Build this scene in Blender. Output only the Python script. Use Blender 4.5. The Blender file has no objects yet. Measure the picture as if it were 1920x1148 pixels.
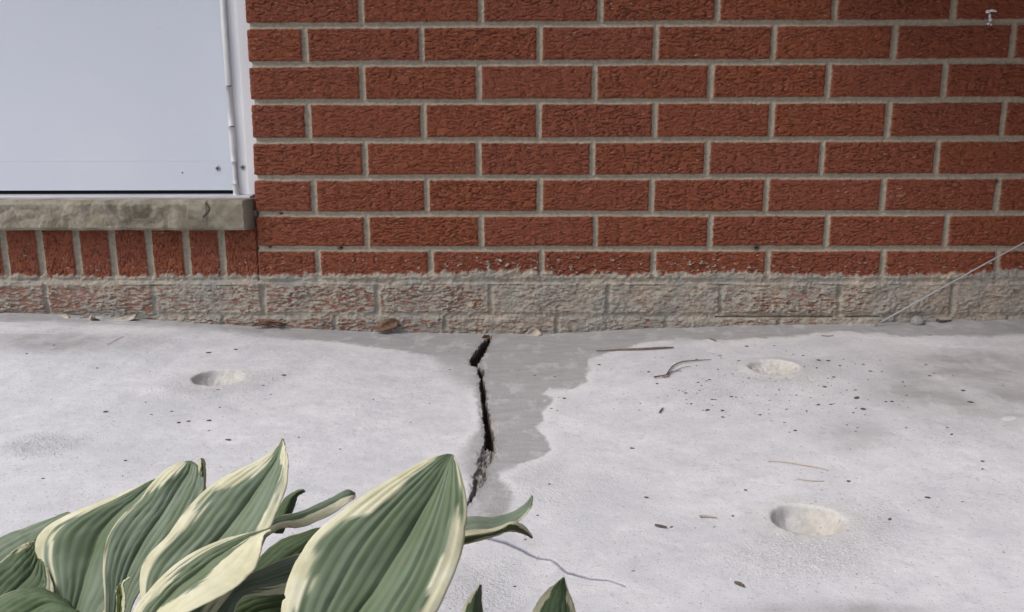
import bpy, math, random
import numpy as np
from mathutils import Matrix, Vector

random.seed(7)
rng = np.random.default_rng(7)
scene = bpy.context.scene
col = scene.collection

# ------------------------------------------------------------------ camera
FPX, CU, CV = 1660.0, 960.0, 574.0            # focal length and centre, in photo pixels (1920 wide)
PITCH, YAW, ROLL = math.radians(12.5), math.radians(1.0), 0.0035
CAM = np.array([0.0, -1.551, 0.397])
Fw = np.array([-math.sin(YAW) * math.cos(PITCH), math.cos(YAW) * math.cos(PITCH), -math.sin(PITCH)])
R0 = np.array([math.cos(YAW), math.sin(YAW), 0.0])
U0 = np.cross(R0, Fw)
Rt = R0 * math.cos(ROLL) - U0 * math.sin(ROLL)
Up = U0 * math.cos(ROLL) + R0 * math.sin(ROLL)
cam_data = bpy.data.cameras.new('camera')
cam_data.sensor_width = 36.0
cam_data.lens = 36.0 * FPX / 1920.0
cam_data.clip_start = 0.02
cam_data.clip_end = 500.0
cam = bpy.data.objects.new('camera', cam_data)
col.objects.link(cam)
m3 = Matrix(((Rt[0], Up[0], -Fw[0]), (Rt[1], Up[1], -Fw[1]), (Rt[2], Up[2], -Fw[2])))
cam.matrix_world = Matrix.Translation(Vector(CAM)) @ m3.to_4x4()
scene.camera = cam

# ------------------------------------------------------------------ sky, sun, exposure
SUN_EL, SUN_AZ = math.radians(50), math.radians(-62)      # azimuth: 0 = straight out from the wall, minus = camera left
w = bpy.data.worlds.new('World')
scene.world = w
w.use_nodes = True
nt = w.node_tree
bg = nt.nodes['Background']
sky = nt.nodes.new('ShaderNodeTexSky')
sky.sky_type = 'NISHITA'
sky.sun_disc = False
sky.sun_elevation = SUN_EL
sdir = Vector((math.sin(SUN_AZ) * math.cos(SUN_EL), -math.cos(SUN_AZ) * math.cos(SUN_EL), math.sin(SUN_EL)))
sky.sun_rotation = math.atan2(sdir.x, sdir.y)
sky.air_density = 0.8
sky.dust_density = 3.0
sky.ozone_density = 1.0
hs = nt.nodes.new('ShaderNodeHueSaturation')
hs.inputs['Saturation'].default_value = 0.62
nt.links.new(sky.outputs[0], hs.inputs['Color'])
nt.links.new(hs.outputs[0], bg.inputs['Color'])
bg.inputs['Strength'].default_value = 0.13
sl = bpy.data.lights.new('sun', 'SUN')
sl.energy = 1.25
sl.angle = math.radians(24)
sl.color = (1.0, 0.975, 0.95)
sun = bpy.data.objects.new('sun', sl)
col.objects.link(sun)
sun.rotation_euler = sdir.to_track_quat('Z', 'Y').to_euler()
scene.view_settings.view_transform = 'Standard'
scene.view_settings.look = 'None'
scene.view_settings.exposure = 0.42
scene.view_settings.gamma = 1.0

# ------------------------------------------------------------------ measuring helpers
def ray(u, v):
    u = np.asarray(u, float); v = np.asarray(v, float)
    return (Fw + ((u - CU) / FPX)[..., None] * Rt - ((v - CV) / FPX)[..., None] * Up)

def at_y(u, v, y=0.0):
    r = ray(u, v); t = (y - CAM[1]) / r[..., 1]
    return CAM + r * t[..., None]

def at_z(u, v, z=0.0):
    r = ray(u, v); t = (z - CAM[2]) / r[..., 2]
    return CAM + r * t[..., None]

def at_d(u, v, d):
    return CAM + ray(u, v) * np.asarray(d, float)[..., None]

def proj(x, y, z):
    qx, qy, qz = x - CAM[0], y - CAM[1], z - CAM[2]
    d = qx * Fw[0] + qy * Fw[1] + qz * Fw[2]
    u = CU + FPX * (qx * Rt[0] + qy * Rt[1] + qz * Rt[2]) / d
    v = CV - FPX * (qx * Up[0] + qy * Up[1] + qz * Up[2]) / d
    return u, v

_perm = rng.permutation(4096)
_ga = rng.uniform(0, 2 * math.pi, 4096)
def perlin(x, y, seed=0):
    xi = np.floor(x).astype(np.int64); yi = np.floor(y).astype(np.int64)
    fx = x - xi; fy = y - yi
    sx = fx * fx * fx * (fx * (fx * 6 - 15) + 10); sy = fy * fy * fy * (fy * (fy * 6 - 15) + 10)
    def g(ix, iy, dx, dy):
        h = _ga[(_perm[(ix + seed * 131) & 4095] + iy * 57 + seed * 17) & 4095]
        return np.cos(h) * dx + np.sin(h) * dy
    a = g(xi, yi, fx, fy); b = g(xi + 1, yi, fx - 1, fy)
    c = g(xi, yi + 1, fx, fy - 1); d = g(xi + 1, yi + 1, fx - 1, fy - 1)
    return ((a + sx * (b - a)) + sy * ((c + sx * (d - c)) - (a + sx * (b - a)))) * 1.5
def fbm(x, y, o=4, seed=0, gain=0.5):
    s = 0; a = 1.0; n = 0
    for i in range(o):
        s = s + a * perlin(x * 2 ** i, y * 2 ** i, seed + i * 7); n += a; a *= gain
    return s / n
def sstep(a, b, x):
    t = np.clip((x - a) / (b - a), 0, 1)
    return t * t * (3 - 2 * t)

def tag(o, label=None, cat=None, group=None, kind=None):
    if label: o['label'] = label
    if cat: o['category'] = cat
    if group: o['group'] = group
    if kind: o['kind'] = kind
    return o
def mesh_obj(name, verts, faces, mat=None, parent=None, smooth=True):
    me = bpy.data.meshes.new(name)
    me.from_pydata([tuple(map(float, p)) for p in verts], [], [tuple(f) for f in faces])
    me.update()
    if smooth: me.shade_smooth()
    o = bpy.data.objects.new(name, me)
    col.objects.link(o)
    if mat: me.materials.append(mat)
    if parent: o.parent = parent
    return o
def fast_mesh(name, V, Q, mat=None, parent=None, attrs=None):
    me = bpy.data.meshes.new(name)
    me.vertices.add(len(V)); me.vertices.foreach_set('co', np.ascontiguousarray(V, np.float32).ravel())
    me.loops.add(Q.size); me.loops.foreach_set('vertex_index', np.ascontiguousarray(Q, np.int32).ravel())
    me.polygons.add(len(Q)); me.polygons.foreach_set('loop_start', np.arange(0, Q.size, 4, dtype=np.int32))
    me.update(calc_edges=True)
    me.shade_smooth()
    for k, a in (attrs or {}).items():
        at = me.attributes.new(k, 'FLOAT', 'POINT')
        at.data.foreach_set('value', np.ascontiguousarray(a, np.float32).ravel())
    o = bpy.data.objects.new(name, me)
    col.objects.link(o)
    if mat: me.materials.append(mat)
    if parent: o.parent = parent
    return o
def grid_quads(ny, nx, keep=None):
    i = np.arange(ny * nx).reshape(ny, nx)
    q = np.stack([i[:-1, :-1], i[:-1, 1:], i[1:, 1:], i[1:, :-1]], -1)
    if keep is not None: q = q[keep]
    return q.reshape(-1, 4)
def empty(name, loc=(0, 0, 0)):
    o = bpy.data.objects.new(name, None)
    o.empty_display_size = 0.05
    o.location = loc
    col.objects.link(o)
    return o

# ------------------------------------------------------------------ materials
class NT:
    def __init__(s, name):
        s.m = bpy.data.materials.new(name); s.m.use_nodes = True
        s.t = s.m.node_tree; s.b = s.t.nodes['Principled BSDF']
        s.tc = s.t.nodes.new('ShaderNodeTexCoord').outputs['Object']
    def n(s, t, **k):
        x = s.t.nodes.new(t)
        for a, v in k.items():
            if hasattr(x, a): setattr(x, a, v)
        return x
    def l(s, a, b): s.t.links.new(a, b)
    def attr(s, name): return s.n('ShaderNodeAttribute', attribute_name=name).outputs['Fac']
    def noise(s, scale, detail=4, rough=0.55, vec=None, mapping=None, dist=0):
        x = s.n('ShaderNodeTexNoise'); x.inputs['Scale'].default_value = scale
        x.inputs['Detail'].default_value = detail; x.inputs['Roughness'].default_value = rough
        x.inputs['Distortion'].default_value = dist
        src = vec or s.tc
        if mapping:
            mp = s.n('ShaderNodeMapping'); mp.inputs['Scale'].default_value = mapping
            s.l(src, mp.inputs[0]); src = mp.outputs[0]
        s.l(src, x.inputs['Vector'])
        return x.outputs['Fac']
    def ramp(s, fac, stops, interp='LINEAR'):
        r = s.n('ShaderNodeValToRGB'); cr = r.color_ramp; cr.interpolation = interp
        while len(cr.elements) < len(stops): cr.elements.new(0.5)
        for e, (p, c) in zip(cr.elements, stops):
            e.position = p; e.color = (c, c, c, 1) if not hasattr(c, '__len__') else (*c, 1)
        s.l(fac, r.inputs[0]); return r.outputs[0]
    def mix(s, fac, a, b, mode='MIX'):
        x = s.n('ShaderNodeMix', data_type='RGBA', blend_type=mode)
        for sock, v in ((x.inputs[0], fac), (x.inputs[6], a), (x.inputs[7], b)):
            if isinstance(v, (int, float)): sock.default_value = v
            elif isinstance(v, tuple): sock.default_value = (*v, 1)
            else: s.l(v, sock)
        return x.outputs[2]
    def math(s, op, a, b=0.0):
        x = s.n('ShaderNodeMath', operation=op)
        for sock, v in ((x.inputs[0], a), (x.inputs[1], b)):
            if isinstance(v, (int, float)): sock.default_value = v
            else: s.l(v, sock)
        return x.outputs[0]
    def bump(s, h, strength=0.5, dist=0.001, prev=None):
        x = s.n('ShaderNodeBump'); x.inputs['Strength'].default_value = strength
        x.inputs['Distance'].default_value = dist
        s.l(h, x.inputs['Height'])
        if prev: s.l(prev, x.inputs['Normal'])
        return x.outputs[0]
    def out(s, color=None, rough=0.8, normal=None, spec=0.3, metal=0):
        if color is not None:
            if isinstance(color, tuple): s.b.inputs['Base Color'].default_value = (*color, 1)
            else: s.l(color, s.b.inputs['Base Color'])
        if isinstance(rough, (int, float)): s.b.inputs['Roughness'].default_value = rough
        else: s.l(rough, s.b.inputs['Roughness'])
        if normal: s.l(normal, s.b.inputs['Normal'])
        s.b.inputs['Specular IOR Level'].default_value = spec
        s.b.inputs['Metallic'].default_value = metal
        return s.m

# brick wall: brick / mortar / cement smear
k = NT('brick')
big = k.noise(9, 3); fine = k.noise(420, 3); mid = k.noise(60, 4, mapping=(1, 1, 3))
tone = k.attr('tone')
bc = k.ramp(mid, [(0.3, (0.182, 0.051, 0.025)), (0.55, (0.255, 0.076, 0.038)), (0.75, (0.300, 0.101, 0.052))])
bc = k.mix(k.ramp(k.noise(70, 3, 0.6), [(0.5, 0.0), (0.68, 0.6)]), bc, (0.25, 0.105, 0.045))
bc = k.mix(k.math('MULTIPLY', tone, 0.6), bc, (0.222, 0.072, 0.045))
bc = k.mix(k.ramp(fine, [(0.35, 0.35), (0.6, 0.0)]), bc, (0.10, 0.028, 0.020))
bc = k.mix(k.math('MULTIPLY', k.attr('crev'), 0.62), bc, (0.045, 0.018, 0.013))  # crevice shade put into the colour, along with slightly darker clay and dirt
bc = k.mix(k.attr('fleck'), bc, (0.36, 0.29, 0.24))
mc = k.ramp(k.noise(160, 4), [(0.3, (0.275, 0.238, 0.178)), (0.7, (0.42, 0.37, 0.29))])
mc = k.mix(k.ramp(k.noise(700, 2), [(0.58, 0.0), (0.70, 0.6)]), mc, (0.50, 0.46, 0.40))
cc = k.ramp(k.noise(75, 5, 0.65), [(0.28, (0.24, 0.20, 0.155)), (0.5, (0.375, 0.33, 0.265)), (0.75, (0.49, 0.44, 0.36))])
cc = k.mix(k.ramp(k.noise(13, 3), [(0.4, 0.0), (0.62, 0.55)]), cc, (0.27, 0.275, 0.255))
c = k.mix(k.attr('mortar'), bc, mc)
c = k.mix(k.attr('smear'), c, cc)
c = k.mix(k.attr('stain'), c, (0.27, 0.145, 0.105))
c = k.mix(k.attr('darkening'), c, (0.06, 0.045, 0.035))
nb = k.bump(k.noise(900, 3, 0.7), 0.5, 0.0006)
M_BRICK = k.out(c, 0.88, nb, 0.2)

# concrete
k = NT('concrete')
film = k.ramp(k.noise(26, 5, 0.6), [(0.26, (0.56, 0.57, 0.60)), (0.5, (0.65, 0.65, 0.67)), (0.74, (0.72, 0.715, 0.735))])
film = k.mix(k.ramp(k.noise(5.5, 5, 0.65), [(0.44, 0.0), (0.62, 0.6)]), film, (0.545, 0.55, 0.575))
film = k.mix(k.ramp(k.noise(16, 6, 0.75), [(0.56, 0.0), (0.66, 0.45)]), film, (0.79, 0.775, 0.775))
film = k.mix(k.ramp(k.noise(48, 5, 0.7), [(0.54, 0.0), (0.66, 0.35)]), film, (0.46, 0.46, 0.48))
bare = k.ramp(k.noise(22, 5, 0.6, mapping=(1, 3, 1)), [(0.3, (0.335, 0.330, 0.335)), (0.7, (0.42, 0.41, 0.41))])
c = k.mix(k.attr('bare'), film, bare)
c = k.mix(k.attr('rim'), c, (0.72, 0.71, 0.71))
c = k.mix(k.attr('grout'), c, k.ramp(k.noise(120, 4, 0.6), [(0.3, (0.44, 0.415, 0.375)), (0.7, (0.62, 0.59, 0.54))]))
sp = k.ramp(k.noise(260, 3, 0.6), [(0.61, 0.0), (0.68, 0.55)])
c = k.mix(sp, c, (0.25, 0.235, 0.22))
spb = k.ramp(k.noise(120, 4, 0.75), [(0.66, 0.0), (0.72, 0.6)])
c = k.mix(spb, c, (0.27, 0.25, 0.235))
sp2 = k.ramp(k.noise(900, 2, 0.6), [(0.56, 0.0), (0.72, 0.35)])
c = k.mix(k.math('MULTIPLY', sp2, k.math('ADD', k.math('MULTIPLY', k.attr('grit'), 0.55), 0.40)), c, (0.36, 0.345, 0.33))
sp3 = k.ramp(k.noise(520, 1, 0.5, mapping=(1, 1.3, 1)), [(0.62, 0.0), (0.74, 0.6)])
c = k.mix(k.math('MULTIPLY', sp3, k.attr('grit')), c, (0.80, 0.78, 0.74))
c = k.mix(k.attr('hairline'), c, (0.12, 0.13, 0.185))
c = k.mix(k.attr('crack'), c, k.ramp(k.noise(200, 4), [(0.35, (0.045, 0.035, 0.028)), (0.65, (0.26, 0.225, 0.19))]))
c = k.mix(k.attr('deep'), c, (0.040, 0.027, 0.021))
nb = k.bump(k.noise(520, 4, 0.7), 0.7, 0.0011)
gn = k.math('MULTIPLY', k.noise(330, 3, 0.7), k.attr('grit'))
nb = k.bump(gn, 1.0, 0.004, nb)
nb = k.bump(k.noise(90, 4, 0.6), 0.35, 0.0016, nb)
M_CONC = k.out(c, 0.9, nb, 0.2)

k = NT('plain_brick')
bt = k.n('ShaderNodeTexBrick'); bt.inputs['Scale'].default_value = 1.0; bt.inputs['Brick Width'].default_value = 0.203; bt.inputs['Row Height'].default_value = 0.0677; bt.inputs['Mortar Size'].default_value = 0.005
bt.inputs['Color1'].default_value = (0.2, 0.05, 0.03, 1); bt.inputs['Color2'].default_value = (0.16, 0.045, 0.03, 1); bt.inputs['Mortar'].default_value = (0.28, 0.25, 0.2, 1)
mp = k.n('ShaderNodeMapping'); mp.inputs['Rotation'].default_value = (math.radians(90), 0, math.radians(90)); k.l(k.tc, mp.inputs[0]); k.l(mp.outputs[0], bt.inputs['Vector'])
M_BRICKP = k.out(bt.outputs['Color'], 0.9)
k = NT('soil')
M_SOIL = k.out(k.ramp(k.noise(60, 6, 0.7), [(0.3, (0.03, 0.02, 0.013)), (0.7, (0.11, 0.075, 0.05))]), 0.95, k.bump(k.noise(90, 5), 1.0, 0.01))

k = NT('door_paint')
pc = k.ramp(k.noise(3.5, 3), [(0.35, (0.675, 0.715, 0.785)), (0.65, (0.715, 0.745, 0.805))])
pc = k.mix(k.ramp(k.noise(45, 4, 0.6, mapping=(1, 1, 3)), [(0.64, 0.0), (0.78, 0.25)]), pc, (0.58, 0.56, 0.53))
M_DOOR = k.out(pc, 0.42, k.bump(k.noise(500, 2), 0.06, 0.0005), 0.4)
k = NT('frame_paint')
M_FRAME = k.out(k.ramp(k.noise(30, 3, mapping=(1, 1, 0.3)), [(0.3, (0.76, 0.77, 0.79)), (0.7, (0.84, 0.845, 0.86))]), 0.4, None, 0.4)
k = NT('hinge_metal')
M_HINGE = k.out(k.ramp(k.noise(60, 4, mapping=(1, 1, 0.15)), [(0.35, (0.50, 0.50, 0.49)), (0.6, (0.72, 0.72, 0.72))]), 0.42, None, 0.5)
k = NT('gap_black'); M_BLACK = k.out((0.012, 0.012, 0.016), 0.7)  # black standing in for shade in gaps, slots and holes
k = NT('screw_steel'); M_SCREW = k.out(k.ramp(k.noise(900, 2), [(0.4, (0.30, 0.29, 0.28)), (0.6, (0.62, 0.62, 0.62))]), 0.35, None, 0.5, 0.6)
k = NT('aluminium'); M_ALU = k.out(k.ramp(k.noise(40, 4, mapping=(0.3, 1, 1)), [(0.3, (0.52, 0.52, 0.54)), (0.7, (0.66, 0.66, 0.69))]), 0.45, None, 0.5, 0.1)
k = NT('limestone')
lc = k.ramp(k.noise(14, 6, 0.6, dist=0.6), [(0.30, (0.13, 0.112, 0.080)), (0.47, (0.22, 0.195, 0.145)), (0.66, (0.38, 0.34, 0.27))])
lc = k.mix(k.ramp(k.noise(34, 5, 0.6, mapping=(0.5, 1, 2)), [(0.5, 0.0), (0.68, 0.5)]), lc, (0.22, 0.19, 0.125))
lc = k.mix(k.attr('vein'), lc, (0.035, 0.03, 0.025))
M_STONE = k.out(lc, 0.85, k.bump(k.noise(160, 5, 0.65), 0.5, 0.0015), 0.25)

k = NT('hosta_leaf')
g = k.ramp(k.noise(28, 4, 0.5), [(0.3, (0.105, 0.155, 0.070)), (0.7, (0.160, 0.215, 0.108))])
g = k.mix(k.attr('glauc'), g, (0.28, 0.335, 0.255))
g = k.mix(k.attr('vein'), g, (0.048, 0.085, 0.040))
g = k.mix(k.attr('olive'), g, (0.125, 0.155, 0.035))
cr = k.ramp(k.noise(45, 5, 0.65), [(0.3, (0.62, 0.59, 0.38)), (0.5, (0.74, 0.71, 0.50)), (0.7, (0.82, 0.80, 0.62))])
cr = k.mix(k.math('MULTIPLY', k.attr('vein'), 0.5), cr, (0.42, 0.44, 0.22))
c = k.mix(k.attr('cream'), g, cr)
c = k.mix(k.attr('brown'), c, (0.30, 0.17, 0.085))
nb = k.bump(k.noise(260, 3, 0.6), 0.18, 0.0006)
k.out(c, 0.62, nb, 0.25)
tr = k.n('ShaderNodeBsdfTranslucent'); k.l(c, tr.inputs['Color'])
mx = k.n('ShaderNodeMixShader'); mx.inputs[0].default_value = 0.22
k.l(k.b.outputs[0], mx.inputs[1]); k.l(tr.outputs[0], mx.inputs[2])
k.l(mx.outputs[0], k.t.nodes['Material Output'].inputs['Surface'])
M_LEAF = k.m
k = NT('petiole'); M_PET = k.out(k.ramp(k.noise(40, 3), [(0.3, (0.12, 0.19, 0.06)), (0.7, (0.35, 0.38, 0.18))]), 0.5)
k = NT('dark_bark'); M_BARK = k.out(k.ramp(k.noise(300, 4), [(0.3, (0.055, 0.042, 0.036)), (0.7, (0.15, 0.115, 0.095))]), 0.9)
k = NT('twig_bark'); M_TWIG = k.out(k.ramp(k.noise(240, 4), [(0.3, (0.11, 0.075, 0.06)), (0.7, (0.24, 0.17, 0.14))]), 0.85)
k = NT('dry_needle'); M_NEEDLE = k.out(k.ramp(k.noise(200, 2), [(0.3, (0.42, 0.31, 0.20)), (0.7, (0.55, 0.45, 0.33))]), 0.7)
k = NT('dead_leaf'); M_DEAD = k.out(k.ramp(k.noise(120, 4), [(0.3, (0.09, 0.05, 0.03)), (0.7, (0.22, 0.13, 0.085))]), 0.85, k.bump(k.noise(200, 3), 0.6, 0.001))
k = NT('pale_chip'); M_PALE = k.out(k.ramp(k.noise(150, 4), [(0.3, (0.36, 0.29, 0.22)), (0.7, (0.58, 0.52, 0.45))]), 0.9)
k = NT('pebble_stone'); M_PEB = k.out(k.ramp(k.noise(110, 5), [(0.3, (0.22, 0.21, 0.21)), (0.7, (0.38, 0.36, 0.36))]), 0.85, k.bump(k.noise(200, 3), 0.5, 0.001))
k = NT('grit_grains'); M_GRIT = k.out(k.ramp(k.noise(140, 3), [(0.3, (0.42, 0.41, 0.40)), (0.7, (0.72, 0.70, 0.67))]), 0.9)
k = NT('wire_steel'); M_WIRE = k.out((0.40, 0.40, 0.41), 0.5, None, 0.5, 0.2)
k = NT('white_splash'); M_WHITE = k.out((0.72, 0.73, 0.75), 0.8)

# ------------------------------------------------------------------ wall layout (measured from the courses)
ROWV = [46, 118.5, 190.5, 263, 333, 401.5, 467, 528, 592]          # bed joints, top down
ROWZ = [float(at_y(960., v)[2]) for v in ROWV]
pitch = ROWZ[0] - ROWZ[1]
top = []
z = ROWZ[0]
while z < 2.35:
    z += 0.0677; top.insert(0, z)
BED = np.array(top + ROWZ + [ROWZ[-1] - 0.0677, ROWZ[-1] - 0.1354, ROWZ[-1] - 0.2031])   # descending
NT0 = len(top)
JU = [[676, 902, 1126, 1347, 1567, 1790],
      [571, 790, 1011, 1230, 1452, 1677, 1900],
      [679, 897, 1115, 1333, 1553, 1772],
      [577, 794, 1010, 1228, 1447, 1666, 1882],
      [684, 897, 1111, 1326, 1542, 1758],
      [588, 800, 1012, 1222, 1437, 1656, 1871],
      [687, 902, 1116, 1332, 1551, 1774],
      [596, 807, 1016, 1226, 1440, 1656, 1871],
      [88, 290, 501, 708, 921, 1141, 1352, 1574, 1786],
      [214, 420, 629, 836, 1045, 1250, 1462, 1680, 1890]]
JV = [8, 82, 154, 227, 298, 368, 434, 496, 560, 610]
XE = float(at_y(473., 230.)[0])                                      # left end of the main wall
def ext(xs):
    xs = list(xs)
    while xs[-1] < 3.0: xs.append(xs[-1] + 0.2032)
    while xs[0] > -3.0: xs.insert(0, xs[0] - 0.2032)
    return np.array(xs)
JX = []
for us, v in zip(JU, JV):
    JX.append(ext(at_y(np.array(us, float), np.full(len(us), float(v)))[:, 0]))
def row_joints(i):           # i = index of the bed joint above the row (row between BED[i] and BED[i+1])
    j = i - NT0 + 1          # row 1 lies under ROWZ[0]
    if 0 <= j < len(JX): return JX[j]
    return JX[(j % 2)] if j < 0 else JX[8 if j % 2 == 0 else 9]
SILL_TOP = float(at_y(300., 376., -0.018)[2])
SILL_BOT = float(at_y(300., 432., -0.018)[2])
SOLD_BOT = ROWZ[7]
SJ = ext(at_y(np.array([4., 72, 141, 208, 277, 347, 414]), np.full(7, 475.))[:, 0])
sp_ = np.median(np.diff(SJ[(SJ > -1) & (SJ < -0.5)])) if True else 0.066
base = at_y(np.array([4., 72, 141, 208, 277, 347, 414]), np.full(7, 475.))[:, 0]
SJ = np.concatenate([base[0] - 0.0655 * np.arange(30, 0, -1), base, [base[-1] + 0.30]])

def wall_field(X, Z):
    """depth (positive = towards the viewer) and masks of the brickwork"""
    P = X.shape
    wx = X + 0.0011 * fbm(X * 90, Z * 90, 3, 1)
    wz = Z + 0.0012 * fbm(X * 60, Z * 60, 3, 5) + 0.0012 * fbm(X * 5, Z * 9, 2, 9)
    row = np.clip(np.searchsorted(-BED, -wz) - 1, 0, len(BED) - 2)     # row between BED[row], BED[row+1]
    dz = np.minimum(np.abs(BED[row] - wz), np.abs(wz - BED[row + 1]))
    dx = np.full(P, 1.0); bid = np.zeros(P, int)
    for r in np.unique(row):
        m = row == r
        j = row_joints(int(r))
        xx = wx[m]
        q = np.clip(np.searchsorted(j, xx) - 1, 0, len(j) - 2)
        dx[m] = np.minimum(np.abs(xx - j[q]), np.abs(j[q + 1] - xx))
        bid[m] = r * 97 + q
    hjw = 0.0049 + 0.0006 * perlin(X * 11, Z * 11, 3); vjw = 0.0050 + 0.0012 * perlin(X * 5 + bid * 3.1, Z * 3, 4)
    along = wx - np.floor(wx); ver = np.zeros(P, bool)
    sold = (X < XE + 0.001) & (Z < SILL_BOT + 0.02) & (Z > SOLD_BOT)
    q = np.clip(np.searchsorted(SJ, wx) - 1, 0, len(SJ) - 2)
    dxs = np.minimum(np.abs(wx - SJ[q]), np.abs(SJ[q + 1] - wx))
    dx = np.where(sold, dxs, dx); dz = np.where(sold, np.abs(wz - SOLD_BOT), dz)
    bid = np.where(sold, 5000 + q, bid)
    vjw = np.where(sold, 0.0062, vjw)
    e = np.minimum(dz - hjw, dx - vjw)                                  # >0 inside brick
    e = e + 0.0009 * fbm(X * 160, Z * 160, 2, 31)
    mort = 1 - sstep(-0.0006, 0.0010, e)
    # rugged brick face: short, mostly horizontal wrinkles; upright on the soldier bricks
    ox = (bid * 0.7131) % 37.0; oz = (bid * 1.377) % 23.0
    a = np.where(sold, Z, X); b = np.where(sold, X, Z)
    amp = 0.85 + 0.45 * ((bid * 0.379) % 1.0)
    wa = a + 0.004 * fbm(a * 70 + ox, b * 70, 2, 12); wb = b + 0.0042 * fbm(a * 48 + ox, b * 60 + oz, 4, 14, 0.6)
    n1 = perlin(wa * 44 + ox, wb * 165 + oz, 21); n2 = perlin(wa * 95 + ox, wb * 330 + oz, 22)
    n3 = fbm(wa * 35 + oz, wb * 60 + ox, 2, 23)
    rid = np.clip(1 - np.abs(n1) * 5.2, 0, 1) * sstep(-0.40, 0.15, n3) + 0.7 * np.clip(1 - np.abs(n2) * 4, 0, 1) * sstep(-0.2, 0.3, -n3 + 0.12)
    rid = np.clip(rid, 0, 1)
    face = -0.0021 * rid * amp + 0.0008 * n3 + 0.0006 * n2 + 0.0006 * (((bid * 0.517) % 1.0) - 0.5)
    edge = -0.0008 * (1 - sstep(0, 0.004, e))
    mprof = -0.0050 - 0.0016 * sstep(-0.0015, -0.005, e) + 0.0005 * fbm(X * 300, Z * 300, 2, 33)
    h = (face + edge) * (1 - mort) + mprof * mort
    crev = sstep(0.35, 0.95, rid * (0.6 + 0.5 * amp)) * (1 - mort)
    # cement smear on the two lowest courses
    u, v = proj(X, np.zeros(P), Z)
    sb = 514 + 5 * fbm(X * 6, Z * 0, 3, 41) + 9 * fbm(X * 75, Z * 40, 3, 42)
    sb = sb - 8 * np.exp(-((u - 930) / 110) ** 2) - 4 * np.exp(-((u - 1330) / 90) ** 2) - 8 * np.exp(-((u - 1890) / 60) ** 2) + 4 * (u < 480)
    cov = sstep(-3, 4, v - sb + 4 * fbm(X * 160, Z * 160, 3, 43))
    spl = sstep(0.44, 0.54, fbm(X * 95, Z * 150, 3, 44) + 0.06 * fbm(X*14, Z*14, 2, 55) + 0.20 * np.exp(-((v - 500) / 16) ** 2) * (0.25 + np.exp(-((u - 930) / 130) ** 2) + 0.9 * np.exp(-((u - 1330) / 100) ** 2))) * sstep(462, 490, v)
    dens = np.interp(u, [-400, 0, 90, 100, 280, 300, 500, 510, 700, 720, 900, 930, 1340, 1355, 1560, 1640, 2300],
                     [.58, .60, .66, .60, .70, .78, .78, .70, .72, .76, .76, .92, .92, .80, .80, .95, .98])
    rown = sstep(534, 540, v) * (1 - mort)
    en = fbm(wa * 62 + 3, wb * 230 + 7, 4, 45, 0.62) * 0.5 + 0.5 + 0.10 * fbm(X * 11, Z * 22, 2, 56)
    expo = sstep(0.0, 0.16, en - dens * 0.60 - 0.05) * rown * (0.62 + 0.38 * ((bid * 0.771) % 1.0))
    stain = np.clip(expo * 0.7 + 0.30 * rown * sstep(0.5, 0.65, en), 0, 0.8)
    smear = np.clip(np.maximum(cov, spl) - expo, 0, 1)
    lump = fbm(X * 130, Z * 190, 4, 46, 0.62) * 0.5 + 0.5
    big = fbm(X * 40, Z * 70, 2, 48)
    h = h * (1 - 0.55 * cov) + smear * (0.0002 + 0.0052 * lump * (0.65 + 0.9 * sstep(-0.35, 0.35, fbm(X * 18, Z * 30, 2, 57))) + 0.0020 * big) - 0.0010 * smear + cov * 0.0005
    # joints still readable through the smear, with a struck ledge on the bed joint
    vj = (1 - sstep(0.001, 0.0065, dx)) * (v > 534)
    h = h - 0.0026 * vj * cov * (0.5 + 0.5 * sstep(-0.2, 0.2, perlin(X * 9, Z * 2, 47)))
    led = np.exp(-((v - 532.5 + 1.6 * perlin(X * 6, Z * 0, 50)) / 1.7) ** 2) * sstep(-0.25, 0.05, perlin(X * 7 + 2, Z * 0, 49))
    h = h + 0.0022 * led * cov
    led2 = np.exp(-((v - 594.5 + 1.0 * perlin(X * 9, Z * 0, 51)) / 1.3) ** 2) * (u > 1340) * (np.abs(u - 1574) > 12) * (u < 1650)
    h = h - 0.006 * led2
    led3 = np.exp(-((v - 534.5 - (u < 480) * 1.0) / 1.1) ** 2) * sstep(0.0, 0.2, perlin(X * 8 + 9, Z * 0, 52)) * (u < 1700)
    h = h - 0.0028 * led3
    # soldier bricks stand slightly back, with an open crack beside the main wall
    h = np.where((X < XE) & (Z > SOLD_BOT), h - 0.006, h)
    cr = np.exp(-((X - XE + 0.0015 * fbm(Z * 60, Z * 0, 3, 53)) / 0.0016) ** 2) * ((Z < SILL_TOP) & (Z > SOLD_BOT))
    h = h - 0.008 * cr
    darkening = 0.75 * cr + 0.42 * led2 + 0.35 * led3  # darker tone for the open crack, ledge lines, pits and wall foot
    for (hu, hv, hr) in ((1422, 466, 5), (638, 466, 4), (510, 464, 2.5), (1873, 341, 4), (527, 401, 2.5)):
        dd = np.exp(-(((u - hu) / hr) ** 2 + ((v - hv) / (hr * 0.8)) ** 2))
        h = h - 0.008 * dd; darkening = darkening + 0.95 * dd
    darkening = darkening + 0.3 * sstep(603, 622, v) * sstep(0.0, 0.3, fbm(X * 30, Z * 60, 3, 54))
    # pale flecks
    fl = perlin(X * 260, Z * 420, 61) + 0.25 * perlin(X * 9, Z * 14, 62)
    low = sstep(320, 420, v) * 0.07 + sstep(1500, 1900, u) * 0.03
    fleck = sstep(0.93, 1.0, fl + low) * (1 - mort) * 0.8
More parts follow.
